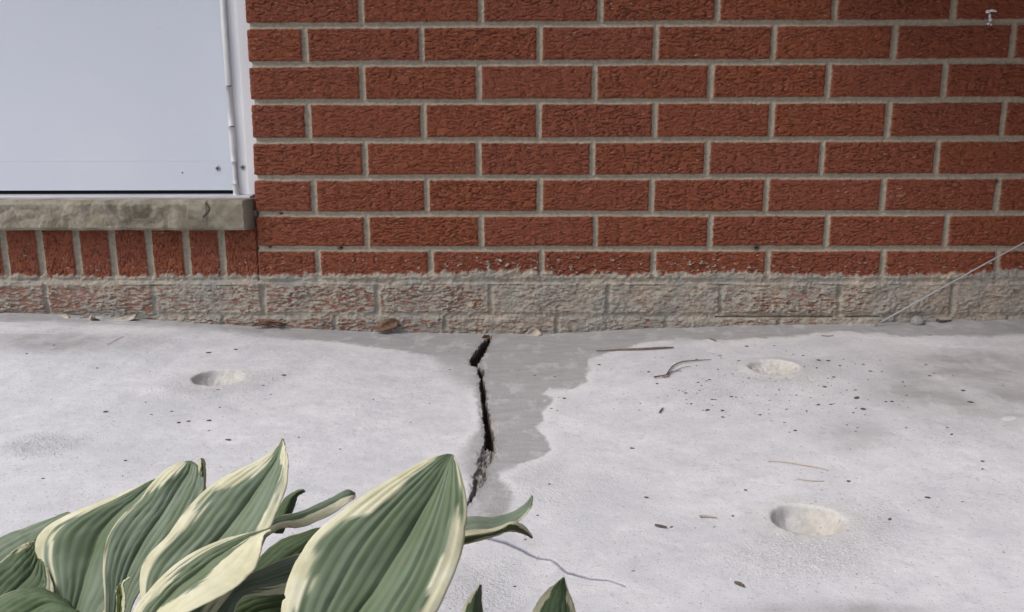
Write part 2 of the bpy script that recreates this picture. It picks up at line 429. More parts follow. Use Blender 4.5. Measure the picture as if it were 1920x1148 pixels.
    scr = sstep(0.62, 0.70, perlin(X * 120 + 40 * Z, Z * 500, 63) + 0.30 * (((v - 368) / 22) ** 2 + ((u - 1682) / 18) ** 2 < 1) + 0.2 * (((v - 295) / 12) ** 2 + ((u - 1580) / 20) ** 2 < 1) + 0.18 * (((v - 362) / 14) ** 2 + ((u - 1590) / 26) ** 2 < 1) - 0.08)
    fleck = np.clip(fleck + scr * 0.6 * (1 - mort), 0, 1)
    tone = ((bid * 0.6180339) % 1.0)
    return h, mort, smear, crev, fleck, np.clip(darkening, 0, 1), tone, stain

def steps(segs):
    out = []
    for a, b, s in segs:
        n = max(1, int(round((b - a) / s)))
        out.append(np.linspace(a, b, n, endpoint=False))
    out.append([segs[-1][1]])
    return np.concatenate(out)
xs = steps([(-2.2, -1.05, 0.008), (-1.05, XE, 0.00135), (XE, 1.08, 0.00135), (1.08, 2.2, 0.008)])
ZB = -0.14
zt = float(at_y(960., -40.)[2])
zs = steps([(ZB, -0.03, 0.006), (-0.03, SILL_TOP, 0.00125), (SILL_TOP, zt, 0.00135), (zt, 2.3, 0.012)])
Xg, Zg = np.meshgrid(xs, zs)
h, mort, smear, crev, fleck, darkening, tone, stain = wall_field(Xg, Zg)
# ragged vertical end of the wall: brick ends stand out, joints fall back
dx_e = Xg - XE
near = np.exp(-np.clip(dx_e, 0, None) / 0.006) * (dx_e >= -1e-6) * (Zg > SILL_BOT)
er = (-0.0012 * (1 - mort) + 0.0030 * mort + 0.0012 * fbm(Zg * 110, Zg * 0 + 3, 3, 71))
_uu, _vv = proj(Xg, np.zeros_like(Xg), Zg)
lean = np.interp(Zg, [float(at_y(470., 480.)[2]), float(at_y(470., 230.)[2]), float(at_y(470., 0.)[2])], [-0.0075, 0.0, 0.0012])
Xd = Xg + er * near + lean * np.exp(-(dx_e / 0.035) ** 2)
Yd = -h + 0.004 * np.exp(-np.clip(dx_e, 0, None) / 0.0022) * (dx_e >= -1e-6) * (Zg > SILL_TOP)
V = np.stack([Xd, Yd, Zg], -1).reshape(-1, 3)
keep = ~((Xg[:-1, 1:] <= XE + 1e-6) & (Zg[:-1, :-1] >= SILL_TOP - 1e-6))
Q = grid_quads(len(zs), len(xs), keep)
# return face at the doorway
ie = int(np.argmin(np.abs(xs - XE))); iz = int(np.argmin(np.abs(zs - SILL_TOP)))
eids = np.arange(iz, len(zs)) * len(xs) + ie
ev = V[eids].copy(); ev[:, 1] = 0.14
n0 = len(V)
V = np.vstack([V, ev])
nid = n0 + np.arange(len(eids))
Q2 = np.stack([nid[:-1], eids[:-1], eids[1:], nid[1:]], -1)
Q = np.vstack([Q, Q2])
def cat(a): return np.concatenate([a.ravel(), a.ravel()[eids]])
wall = fast_mesh('brick_wall', V, Q, M_BRICK, None, dict(mortar=cat(mort), smear=cat(smear), crev=cat(crev), fleck=cat(fleck), darkening=cat(darkening), tone=cat(tone), stain=cat(stain)))
tag(wall, 'red rugged brick wall with tan mortar joints and cement smeared along its lowest courses', 'wall')

# ------------------------------------------------------------------ primitives
def boxv(x0, x1, y0, y1, z0, z1):
    return [(x0, y0, z0), (x1, y0, z0), (x1, y1, z0), (x0, y1, z0), (x0, y0, z1), (x1, y0, z1), (x1, y1, z1), (x0, y1, z1)]
BF = [(0, 3, 2, 1), (4, 5, 6, 7), (0, 1, 5, 4), (1, 2, 6, 5), (2, 3, 7, 6), (3, 0, 4, 7)]
def box(name, x0, x1, y0, y1, z0, z1, mat, parent=None, bev=0.0008):
    o = mesh_obj(name, boxv(x0, x1, y0, y1, z0, z1), BF, mat, parent, smooth=False)
    if bev:
        b = o.modifiers.new('bevel', 'BEVEL'); b.width = bev; b.segments = 3
    return o
def tube(name, pts, radii, mat, parent=None, n=8, smooth_n=6, cap=True):
    pts = np.array(pts, float); radii = np.array(radii, float)
    if smooth_n and len(pts) > 2:
        t = np.arange(len(pts)); T = np.linspace(0, len(pts) - 1, (len(pts) - 1) * smooth_n + 1)
        pts = crom(pts, T); radii = np.interp(T, t, radii)
    V, F = [], []
    up = np.array([0.13, 0.27, 1.0])
    for i, p in enumerate(pts):
        d = pts[min(i + 1, len(pts) - 1)] - pts[max(i - 1, 0)]
        d /= np.linalg.norm(d) + 1e-12
        a = np.cross(d, up); a /= np.linalg.norm(a) + 1e-9; b = np.cross(d, a)
        for q in range(n):
            th = 2 * math.pi * q / n
            V.append(p + radii[i] * (a * math.cos(th) + b * math.sin(th)))
    for i in range(len(pts) - 1):
        for q in range(n):
            F.append((i * n + q, i * n + (q + 1) % n, (i + 1) * n + (q + 1) % n, (i + 1) * n + q))
    F.append(tuple(range(n))); F.append(tuple(reversed(range((len(pts) - 1) * n, len(pts) * n))))
    return mesh_obj(name, V, F, mat, parent)
def crom(P, T):
    P = np.asarray(P, float); n = len(P)
    Pe = np.vstack([2 * P[0] - P[1], P, 2 * P[-1] - P[-2]])
    i = np.clip(np.floor(T).astype(int), 0, n - 2); t = (T - i)[:, None]
    p0, p1, p2, p3 = Pe[i], Pe[i + 1], Pe[i + 2], Pe[i + 3]
    return 0.5 * ((2 * p1) + (-p0 + p2) * t + (2 * p0 - 5 * p1 + 4 * p2 - p3) * t ** 2 + (-p0 + 3 * p1 - 3 * p2 + p3) * t ** 3)

# ------------------------------------------------------------------ door, frame, sill
YD, YJ = 0.052, 0.040
def wx(u, v, y): return float(at_y(float(u), float(v), y)[0])
def wz(u, v, y): return float(at_y(float(u), float(v), y)[2])
dz0 = wz(300, 357, YD); dzk = wz(300, 303, YD)
xr = wx(428, 200, YD)
door = empty('storm_door', (xr - 0.4, YD, dz0))
tag(door, 'plain white storm door with a screwed bottom rail, left of the bricks', 'door')
def child(o, par):
    o.parent = par; o.matrix_parent_inverse = par.matrix_world.inverted() if False else Matrix.Translation(-Vector(par.location))
    return o
dp = child(box('door_panel', -1.75, xr, YD, YD + 0.035, dzk + 0.0002, 2.08, M_DOOR, None, 0.0005), door)
kp = child(box('bottom_rail', -1.75, xr + 0.0025, YD - 0.0011, YD + 0.035, dz0, dzk, M_DOOR, None, 0.0007), door)
sw = child(box('door_gap_dark', -1.75, xr + 0.001, YD + 0.012, YD + 0.026, wz(300, 368, YD + 0.02) - 0.004, dz0 - 0.0002, M_BLACK, None, 0), door)  # black strip painting the dark of the gap under the door
def screw(u, v, y, par, r=0.0040):
    c = at_y(float(u), float(v), y)
    V, F = [], []
    rings = [(1.0, 0), (0.95, 0.0009), (0.7, 0.0017), (0.38, 0.0021)]
    n = 16
    for rr, hh in rings:
        for q in range(n):
            a = 2 * math.pi * q / n
            V.append((c[0] + r * rr * math.cos(a), c[1] - hh, c[2] + r * rr * math.sin(a)))
    for i in range(3):
        for q in range(n): F.append((i * n + q, i * n + (q + 1) % n, (i + 1) * n + (q + 1) % n, (i + 1) * n + q))
    V.append((c[0], c[1] - 0.0004, c[2])); F += [(3 * n + q, 3 * n + (q + 1) % n, 4 * n) for q in range(n)]
    o = mesh_obj('screw', V, F, M_SCREW)
    child(o, par)
    rec = mesh_obj('screw_slot', boxv(c[0] - r * .6, c[0] + r * .6, c[1] - 0.0023, c[1] - 0.0008, c[2] - r * .13, c[2] + r * .13) +
                   boxv(c[0] - r * .13, c[0] + r * .13, c[1] - 0.0024, c[1] - 0.0007, c[2] - r * .6, c[2] + r * .6),
                   BF + [tuple(i + 8 for i in f) for f in BF], M_BLACK, None, False)
    rec.parent = o
    return o
screw(408, 315.5, YD - 0.0016, door, 0.0047)
hp = at_y(342., 324., YD - 0.0016)
dh = mesh_obj('drill_hole', [(hp[0] + 0.0013 * math.cos(a * .785), hp[1] - 0.0001 * (k_ + 1), hp[2] + 0.0013 * math.sin(a * .785)) for k_ in range(2) for a in range(8)],
              [tuple(range(8)), tuple(range(15, 7, -1))] + [(a, (a + 1) % 8, 8 + (a + 1) % 8, 8 + a) for a in range(8)], M_BLACK)
child(dh, door)
frame = empty('door_frame', (XE, YJ, SILL_TOP))
tag(frame, 'white painted door frame strip between the door and the brick edge', 'door frame')
xh = wx(432, 200, YJ - 0.003)         # hinge axis
zth = wz(300, 366.5, 0.03)
jb = child(box('jamb', xh + 0.0035, XE + 0.05, YJ, YJ + 0.05, zth, 2.12, M_FRAME, None, 0.001), frame)
# a shallow raised bead down the jamb
jb2 = child(box('jamb_bead', xh + 0.021, XE + 0.05, YJ - 0.004, YJ - 0.0002, zth, 2.12, M_FRAME, None, 0.0018), frame)
jb3 = child(box('head', -1.8, xh + 0.0033, YJ, YJ + 0.05, 2.085, 2.12, M_FRAME, None, 0.001), frame)
screw(455, 313.5, YJ - 0.0005, frame, 0.0047)
hg = empty('hinge'); child(hg, door); hg.location = (xh - door.location.x, 0, 0); hg.matrix_parent_inverse = Matrix.Identity(4)
def knuckle(va, vb, r, mat=M_HINGE):
    z1 = 2.0 if va is None else wz(432, va, YJ - 0.003); z0 = wz(432, vb, YJ - 0.003)
    o = tube('hinge_knuckle', [(xh, YJ - 0.0035, z0), (xh, YJ - 0.0035, (z0 + z1) / 2), (xh, YJ - 0.0035, z1)], [r] * 3, mat, None, 16, 2)
    o.parent = hg; o.matrix_parent_inverse = Matrix.Translation((-xh, -YD, -dz0))
    return o
knuckle(None, 160.8, 0.0056); knuckle(162.6, 236.6, 0.0050); knuckle(238.2, 303, 0.0056); knuckle(345, 366, 0.0056); knuckle(303, 345, 0.0042)
gp = child(box('hinge_gap_dark', xh - 0.0075, xh - 0.0022, YD + 0.003, YD + 0.03, zth, 2.08, M_BLACK, None, 0), door)  # solid black strip in place of the shade beside the hinge
th = child(box('threshold', -1.75, wx(470, 370, 0.02), 0.018, 0.10, SILL_TOP - 0.001, zth, M_ALU, None, 0.0015), frame)
bk = child(box('threshold_gap_dark', -1.75, xh + 0.003, YD + 0.028, YD + 0.034, zth + 0.0002, dz0 + 0.002, M_BLACK, None, 0), frame)  # black backing; the gap's dark interior given as colour

# stone sill: rock-faced slab
def sill():
    x0, x1 = -1.8, XE - 0.0085
    xc = wx(456, 400, -0.018)
    nx, nz = 900, 44
    xs_ = np.concatenate([np.linspace(x0, xc - 0.5, 60, endpoint=False), np.linspace(xc - 0.5, x1, nx)])
    zs_ = np.linspace(0, 1, nz)
    X, T = np.meshgrid(xs_, zs_)
    Z = SILL_BOT + (SILL_TOP - SILL_BOT) * T
    wX = X + 0.012 * fbm(X * 25, Z * 25, 3, 81); wZ = Z + 0.010 * fbm(X * 25, Z * 25, 3, 82)
    a = fbm(wX * 11, wZ * 22, 3, 83)
    fac = np.abs(fbm(wX * 17 + 4, wZ * 24, 2, 84)) * 2
    st = np.floor((a + 0.5) * 5) / 5 - 0.5                          # stepped flakes
    y = -0.019 - 0.007 * (0.5 * a + 0.5 * st) - 0.0045 * fac - 0.0010 * fbm(X * 160, Z * 160, 3, 85)
    y = y + 0.006 * sstep(0.86, 1.0, T) + 0.004 * sstep(0.10, 0.0, T)
    # flake scar near the right end
    u, v = proj(X, np.full_like(X, -0.018), Z)
    un = u + 9 * fbm(X * 40, Z * 40, 3, 89)
    y = y * (1 - 0.55 * sstep(320, 350, u)) + (-0.021) * 0.55 * sstep(320, 350, u) - 0.0025 * sstep(352, 356, un) * sstep(390, 387, u) * sstep(416, 404, v + 6 * fbm(X * 60, Z * 60, 2, 90))
    ven = np.exp(-((u - 389 - 5 * np.sin((v - 382) / 6.0)) / 1.5) ** 2) * (v > 381) * (v < 408)
    y = y + 0.003 * ven
    rnd = np.clip((X - xc) / (x1 - xc), 0, 1)
    y = y + 0.022 * rnd ** 1.3 + 0.002 * fbm(Z * 90, Z * 0, 2, 88) * (rnd > 0)
    front = np.stack([X, y, Z], -1)
    topb = front[-1].copy(); topb[:, 1] = 0.12
    botb = front[0].copy(); botb[:, 1] = 0.005
    allr = np.concatenate([botb[None], front, topb[None]], 0)
    vv = np.concatenate([ven[0:1] * 0, ven, ven[0:1] * 0], 0)
    vv = np.clip(vv * 0.6 + 1.0 * np.concatenate([rnd[:1], rnd, rnd[:1]], 0) ** 2 * 0.6, 0, 1)  # darkens the rounded right end as well as the vein
    Q = grid_quads(allr.shape[0], allr.shape[1])
    return fast_mesh('stone_sill', allr.reshape(-1, 3), Q, M_STONE, None, dict(vein=vv))
sl_ = sill()
tag(sl_, 'rough grey-brown limestone sill under the white door', 'sill')

# roof, wall and overhang boxes added out of view to shade the bricks
ev_ = box('added_shade_roof', -2.6, 2.6, -0.75, 0.25, 2.36, 2.50, M_FRAME, None, 0.004)
tag(ev_, kind='structure')
wg = box('added_shade_wall', 1.27, 1.50, -1.15, 0.2, -0.16, 2.355, M_BRICKP, None, 0.003)
tag(wg, kind='structure')
bw = box('added_shade_box', 0.30, 2.4, -0.58, 0.10, 0.84, 2.0, M_BRICKP, None, 0.003)
tag(bw, kind='structure')

# ------------------------------------------------------------------ slab
SU = np.array([-300, 0, 120, 250, 480, 700, 850, 950, 1050, 1150, 1400, 1640, 1920, 2300], float)
SV = np.array([580, 588, 592, 598, 612, 621, 626, 627.5, 626, 620, 609, 606, 600, 595], float)
sx_ = at_y(SU, SV)[:, 0]; sz_ = at_y(SU, SV)[:, 2]
def zg(x, y):
    """large-scale slab surface: two panels sagging towards the crack"""
    fall = np.clip(1 + y / 0.75, 0, 1)
    return np.interp(x, sx_, sz_) * fall ** 1.3 + 0.0012 * np.sin(x * 7 + 1.3) * np.cos(y * 6)
def gpt(u, v):
    u = np.atleast_1d(np.asarray(u, float)); v = np.atleast_1d(np.asarray(v, float))
    z = np.zeros_like(u)
    for _ in range(14):
        r = ray(u, v); t = (z - CAM[2]) / r[..., 2]
        p = CAM + r * t[..., None]
        z = 0.5 * z + 0.5 * zg(p[:, 0], np.clip(p[:, 1], -2, 0))
    p[:, 2] = zg(p[:, 0], p[:, 1])
    return p
YF = -0.975
xs = steps([(-2.2, -1.02, 0.010), (-1.02, -0.12, 0.0016), (-0.12, 0.0, 0.0007), (0.0, 1.05, 0.0016), (1.05, 2.2, 0.010)])
ys = steps([(YF, -0.60, 0.0013), (-0.60, 0.012, 0.0018)])
X, Y = np.meshgrid(xs, ys)
Z = zg(X, Y)
u, v = proj(X, Y, Z)
hh = 0.0012 * fbm(X * 6, Y * 6, 3, 101) + 0.00035 * fbm(X * 60, Y * 60, 4, 102)

def poly_sd(pts, uu, vv, sel):
    """signed distance in photo units, >0 inside"""
    out = np.full(uu.shape, -1e3)
    a = uu[sel]; b = vv[sel]
    d = np.full(a.shape, 1e9); ins = np.zeros(a.shape, bool)
    n = len(pts)
    for i in range(n):
        x1, y1 = pts[i]; x2, y2 = pts[(i + 1) % n]
        dx, dy = x2 - x1, y2 - y1
        t = np.clip(((a - x1) * dx + (b - y1) * dy) / (dx * dx + dy * dy + 1e-9), 0, 1)
        d = np.minimum(d, (a - x1 - t * dx) ** 2 + (b - y1 - t * dy) ** 2)
        c = ((y1 > b) != (y2 > b)) & (a < (x2 - x1) * (b - y1) / (y2 - y1 + 1e-12) + x1)
        ins ^= c
    out[sel] = np.where(ins, 1, -1) * np.sqrt(d)
    return out
wu = u + 11 * fbm(X * 42, Y * 32, 5, 103, 0.62); wv = v + 4.5 * fbm(X * 42 + 9, Y * 32, 5, 104, 0.62)
sel = (u > -400) & (u < 2400)
barepoly = [(-400, 570), (2400, 570), (2400, 620), (1920, 627), (1841, 632), (1793, 629), (1744, 630), (1695, 631), (1651, 625), (1620, 625), (1580, 620),
            (1530, 625), (1474, 632), (1403, 635), (1361, 639), (1319, 636), (1249, 637), (1206, 642), (1178, 652), (1140, 662), (1106, 673), (1103, 691),
            (1100, 716), (1075, 728), (1033, 728), (1019, 739), (1036, 746), (1036, 754), (1023, 768), (1017, 777), (1020, 789), (1008, 800), (1017, 813),
            (1030, 832), (1036, 844), (1014, 855), (981, 868), (935, 887), (938, 899), (962, 920), (967, 938), (950, 962), (925, 985), (880, 1000), (868, 960), (884, 915), (868, 885),
            (862, 850), (880, 825), (900, 800), (896, 760), (888, 730), (850, 720), (835, 700), (826, 684), (820, 672), (760, 658), (700, 650), (640, 642), (480, 630), (400, 618), (330, 613), (210, 609), (0, 606), (-400, 600)]
sd = poly_sd(barepoly, wu, wv, sel)
sw_ = 2.4 + 5 * sstep(0.0, 0.4, fbm(X * 16, Y * 16, 2, 117)) + 16 * sstep(905, 870, u) * sstep(662, 690, v) + 6 * sstep(640, 300, u) + 10 * sstep(880, 960, v) * sstep(930, 970, u)
bare = sstep(-sw_, sw_ * 1.1, sd + 2.0 * fbm(X * 80, Y * 60, 3, 109))
rim = np.exp(-((sd + 7) / 6.0) ** 2) * 0.75 * sstep(-0.3, 0.3, fbm(X * 9, Y * 9, 2, 110)) * (v > 600)
bare = np.clip(bare - 0.75 * sstep(0.40, 0.52, fbm(X * 70, Y * 50, 3, 119)) * (sd < 26) * (u > 960) * (v > 720), 0, 1)
# fade where the film is smudged on the left of the crack
bare = bare * (1 - 0.30 * sstep(900, 870, u) * sstep(655, 690, v))
bare = bare * (1 - 0.45 * sstep(900, 880, u) * sstep(700, 760, v) * sstep(840, 800, v))
streak = 0.55 * (sstep(0.12, 0.3, perlin(X * 5, Y * 160, 105)) * (u < 330) * (v > 596) * (v < 625))
def blob(cu, cv, ru, rv, a, p=1.0): return a * np.exp(-(((wu - cu) / ru) ** 2 + ((wv - cv) / rv) ** 2) ** p)
soft = (blob(110, 642, 190, 20, .85, 2) + blob(1600, 818, 66, 26, .75, 1.5) + blob(1860, 730, 210, 64, .85, 2) + blob(1800, 800, 90, 30, .25)
        + blob(1730, 700, 100, 40, .32) + blob(1810, 672, 190, 16, .45) + blob(1010, 905, 35, 18, .25) + blob(960, 1010, 60, 20, .12) + blob(1560, 1145, 180, 18, .75, 1.5)
        + blob(860, 1100, 60, 45, .35) + blob(410, 760, 150, 22, .22) + blob(1240, 860, 180, 30, .10) + blob(60, 840, 80, 22, .15) + blob(1510, 760, 130, 50, .15)
        + blob(800, 760, 60, 60, .18) + blob(1650, 740, 60, 12, .2))
sf = fbm(X * 14, Y * 14, 4, 106)
soft = soft * np.clip(0.9 + 0.9 * sf, 0, 1.6)
bare = np.clip(np.maximum(bare, soft) - streak, 0, 1)
white = sstep(3.0, 0.0, np.abs(wv - np.interp(u, [1640, 1740, 1800, 1860, 1920, 2000], [640, 645, 650, 652, 651, 650]))) * sstep(1620, 1760, u)
white += sstep(1.6, 0.0, np.abs(wv - np.interp(u, [1740, 1840, 1920], [631, 634, 636]))) * sstep(1720, 1760, u)
white += 0.6 * sstep(1.3, 0.5, ((wu - 1890) / 11) ** 2 + ((wv - 784) / 5) ** 2)
bare = np.clip(bare - 0.9 * white, 0, 1)
# thin dust film edge
bare = bare * (1 - 0.35 * sstep(0.05, 0.4, fbm(X * 30, Y * 18, 4, 118, 0.6)))
hh = hh - 0.0005 * bare

# drilled holes, refilled and dished
grout = np.zeros_like(X); grit = np.zeros_like(X)
def hole(cu, cv, wpx, depth, skew, ring, fillx=None):
    global hh, grout, grit, bare
    c = gpt(cu, cv)[0]; e1 = gpt(cu - wpx / 2, cv)[0]
    R = abs(c[0] - e1[0])
    dx, dy = (X - c[0]) / R, (Y - c[1]) / R
    an = np.arctan2(dy, dx)
    r = np.sqrt(dx ** 2 + dy ** 2) * (1 + 0.05 * perlin(2 + np.cos(an) * 1.5, 2 + np.sin(an) * 1.5, 111 + int(cu))) + 0.02 * fbm(X * 90, Y * 90, 3, 112)
    inn = np.clip(1 - r ** 2, 0, 1)
    prof = np.clip(inn * 2.2, 0, 1) ** 0.8 * (0.55 - 0.45 * skew * dx) + 0.30 * inn
    rr_ = np.sqrt((dx - 0.30 * np.clip(1 - r, 0, 1)) ** 2 + dy ** 2)
    par = 0.75 * np.clip(1 - rr_, 0, 1) * sstep(1.0, 0.86, r) + 0.25 * inn + 0.18 * sstep(1.0, 0.9, r) * sstep(0.2, -0.5, dx)
    bowl = -depth * par * (1 + 0.10 * fbm(X * 60, Y * 60, 3, 116))
    bowl = bowl - sstep(1.0, 0.85, r) * 0.0026 * fbm(X * 160, Y * 160, 4, 113)
    out = ring * np.exp(-((r - 1.12) / 0.32) ** 2) * sstep(0.96, 1.1, r)
    hh = hh + bowl + out
    grout = np.maximum(grout, sstep(1.04, 0.95, r) * (0.55 + 0.45 * sstep(-0.4, 0.5, dx * skew)))
    grout = np.maximum(grout, 0.35 * sstep(2.0, 1.1, r + 0.3 * sf))
    gm = 0.6 * np.exp(-((r - 1.9) / 0.75) ** 2) * sstep(-0.6, 0.5, -dy + 0.5 * dx + 0.4 * sf) * sstep(0.95, 1.15, r)
    grit = np.maximum(grit, gm)
    bare = bare * sstep(0.9, 1.6, r)
    return c, R
H1 = hole(409, 708, 98, 0.030, 0.9, 0.0005)
H2 = hole(1450, 690, 90, 0.017, 1.2, 0.0022)
H3 = hole(1514, 974, 132, 0.046, 1.0, 0.0006)
c0 = gpt(75, 835)[0]
grit = np.maximum(grit, 0.8 * np.exp(-(((X - c0[0]) / 0.05) ** 2 + ((Y - c0[1]) / 0.04) ** 2) ** 2))
grit = np.maximum(grit, 0.55 * np.exp(-(((u - 1330) / 90) ** 2 + ((v - 730) / 45) ** 2)))
grit = np.maximum(grit, 0.7 * np.exp(-(((u - 1510) / 150) ** 2 + ((v - 1050) / 38) ** 2)))
grit = np.maximum(grit, 0.6 * np.exp(-(((u - 900) / 70) ** 2 + ((v - 1110) / 60) ** 2)))
grit = np.maximum(grit, 0.35 * np.exp(-(((u - 1050) / 120) ** 2 + ((v - 920) / 60) ** 2)))
hh = hh + grit * (0.0009 * np.clip(fbm(X * 260, Y * 260, 3, 115, 0.6) - 0.05, 0, 1) * 2 + 0.0004)

# the open crack
CK = np.array([(920, 628, 2.5), (916, 636, 4), (910, 645, 8), (901, 660, 10), (891, 676, 10), (889, 684, 6), (897, 688, 1.2), (902, 695, 6), (902, 703, 5.5), (903, 711, 1.6), (904, 718, 4.2),
               (906, 735, 4.6), (908, 752, 4.6), (912, 780, 5.6), (916, 805, 6.5), (919, 828, 9), (916, 845, 14), (911, 865, 15), (905, 877, 7), (902, 888, 12), (900, 902, 12),
               (893, 915, 6.5), (888, 926, 5), (878, 942, 3.2), (866, 960, 2.6), (840, 1000, 2.2), (815, 1060, 2), (800, 1148, 2)], float)
cuu = np.interp(v, CK[:, 1], CK[:, 0]); cww = np.interp(v, CK[:, 1], CK[:, 2])
cm = (v > 629)
dd = np.abs(u - cuu + 3.2 * fbm(X * 150, Y * 90, 3, 121) + 2.6 * fbm(X * 330, Y * 230, 3, 128, 0.65)) - cww * (1 + 0.35 * fbm(X * 60, Y * 150, 3, 129)) - 2.2 * fbm(X * 300, Y * 230, 3, 122, 0.65) + 0.4
crk = sstep(0.9, -0.7, dd) * cm
fillz = sstep(824, 842, v)
dep = (0.019 + 0.010 * fbm(X * 140, Y * 100, 3, 132)) * (1 - fillz) + fillz * (0.006 + 0.012 * fbm(X * 150, Y * 110, 3, 123, 0.65))
side = sstep(0, 6, np.abs(u - cuu + 2) - cww * 0.45) * 0
hh = hh - crk * np.clip(dep, 0.002, 1)
hh = hh + 0.0010 * np.exp(-(np.clip(dd, 0, None) / 6) ** 2) * (u > cuu) * (1 - crk)
edgec = 0.55 * sstep(9, 1.5, dd + 5 * fbm(X * 120, Y * 90, 3, 130)) * cm * sstep(-0.15, 0.3, fbm(X * 50, Y * 40, 3, 131))
cka = np.maximum(sstep(2.4, 0.6, dd) * cm, edgec * 0.5)
hh = hh - 0.0022 * edgec * (1 - crk)
crack = cka * (1 - 0.35 * fillz)
deep = sstep(2.0, 0.2, dd) * cm * (1 - fillz) * (0.8 + 0.25 * fbm(X * 90, Y * 90, 2, 127)) + crk * fillz * sstep(0.1, 0.4, fbm(X * 110, Y * 80, 3, 124)) * 0.75
chips = sstep(1.2, 0.8, ((wu - 928) / 6) ** 2 + ((wv - 803) / 14) ** 2) + sstep(1.2, 0.8, ((wu - 909) / 5) ** 2 + ((wv - 687) / 10) ** 2)
grout = np.maximum(grout, 0.6 * chips * (1 - crk))
# hairline crack at the front
HL = np.array([(905, 1008), (925, 1012), (950, 1019), (985, 1036), (1010, 1046), (1032, 1049), (1045, 1058), (1062, 1073), (1082, 1078), (1108, 1085), (1140, 1087), (1155, 1091), (1170, 1098)], float)
dl = np.full(u.shape, 1e9)
selh = (u > 880) & (u < 1200) & (v > 990) & (v < 1120)
a_, b_ = wu[selh] * 0.4 + u[selh] * 0.6, wv[selh] * 0.4 + v[selh] * 0.6
tmp = np.full(a_.shape, 1e9)
for i in range(len(HL) - 1):
    x1, y1 = HL[i]; x2, y2 = HL[i + 1]; ex, ey = x2 - x1, y2 - y1
    t = np.clip(((a_ - x1) * ex + (b_ - y1) * ey) / (ex * ex + ey * ey), 0, 1)
    tmp = np.minimum(tmp, np.hypot(a_ - x1 - t * ex, b_ - y1 - t * ey))
dl[selh] = tmp
hw = np.interp(u, [905, 950, 990, 1020, 1080, 1100, 1170], [2.6, 3.4, 3.0, 1.5, 2.2, 1.4, 0.9])
hair = sstep(hw + 1.0, hw * 0.3, dl) * 0.9
hh = hh - 0.0012 * sstep(2.2, 0.3, dl)
# crumbs of mortar packed against the wall
seam = sstep(-0.012, 0.0, Y) * (0.5 + 0.5 * fbm(X * 60, Y * 60, 3, 126))
hh = hh + 0.0022 * seam
Zf = Z + hh
V = np.stack([X, Y, Zf], -1)
fr = V[0].copy(); fr[:, 2] = -0.16; fr[:, 1] += 0.002
fr1 = V[0].copy(); fr1[:, 2] -= 0.004; fr1[:, 1] -= 0.003
V = np.concatenate([fr[None], fr1[None], V], 0)
def c2(a): return np.concatenate([a[0:1], a[0:1], a], 0)
slab = fast_mesh('concrete_slab', V.reshape(-1, 3), grid_quads(V.shape[0], V.shape[1]), M_CONC, None,
                 dict(bare=c2(bare), grout=c2(grout), grit=c2(grit), hairline=c2(hair), rim=c2(rim), crack=c2(crack), deep=c2(deep)))
tag(slab, None, None, None, 'structure')
_xs, _ys, _Zf = xs, ys, Zf
def ground(x, y):
    i = int(np.clip(np.searchsorted(_xs, x), 1, len(_xs) - 1)); j = int(np.clip(np.searchsorted(_ys, y), 1, len(_ys) - 1))
    return float(_Zf[j, i])

# soil and lawn level in front, one sheet out to the horizon
gx = steps([(-60, -2.4, 6), (-2.4, 2.4, 0.03), (2.4, 60, 6)]); gy = steps([(-80, -2.2, 6), (-2.2, -0.9, 0.025), (-0.9, 40, 8)])
GX, GY = np.meshgrid(gx, gy)
GZ = -0.13 + 0.02 * fbm(GX * 6, GY * 6, 3, 131) * (np.abs(GX) < 3)
soil = fast_mesh('ground', np.stack([GX, GY, GZ], -1).reshape(-1, 3), grid_quads(*GX.shape), M_SOIL)
tag(soil, kind='structure')

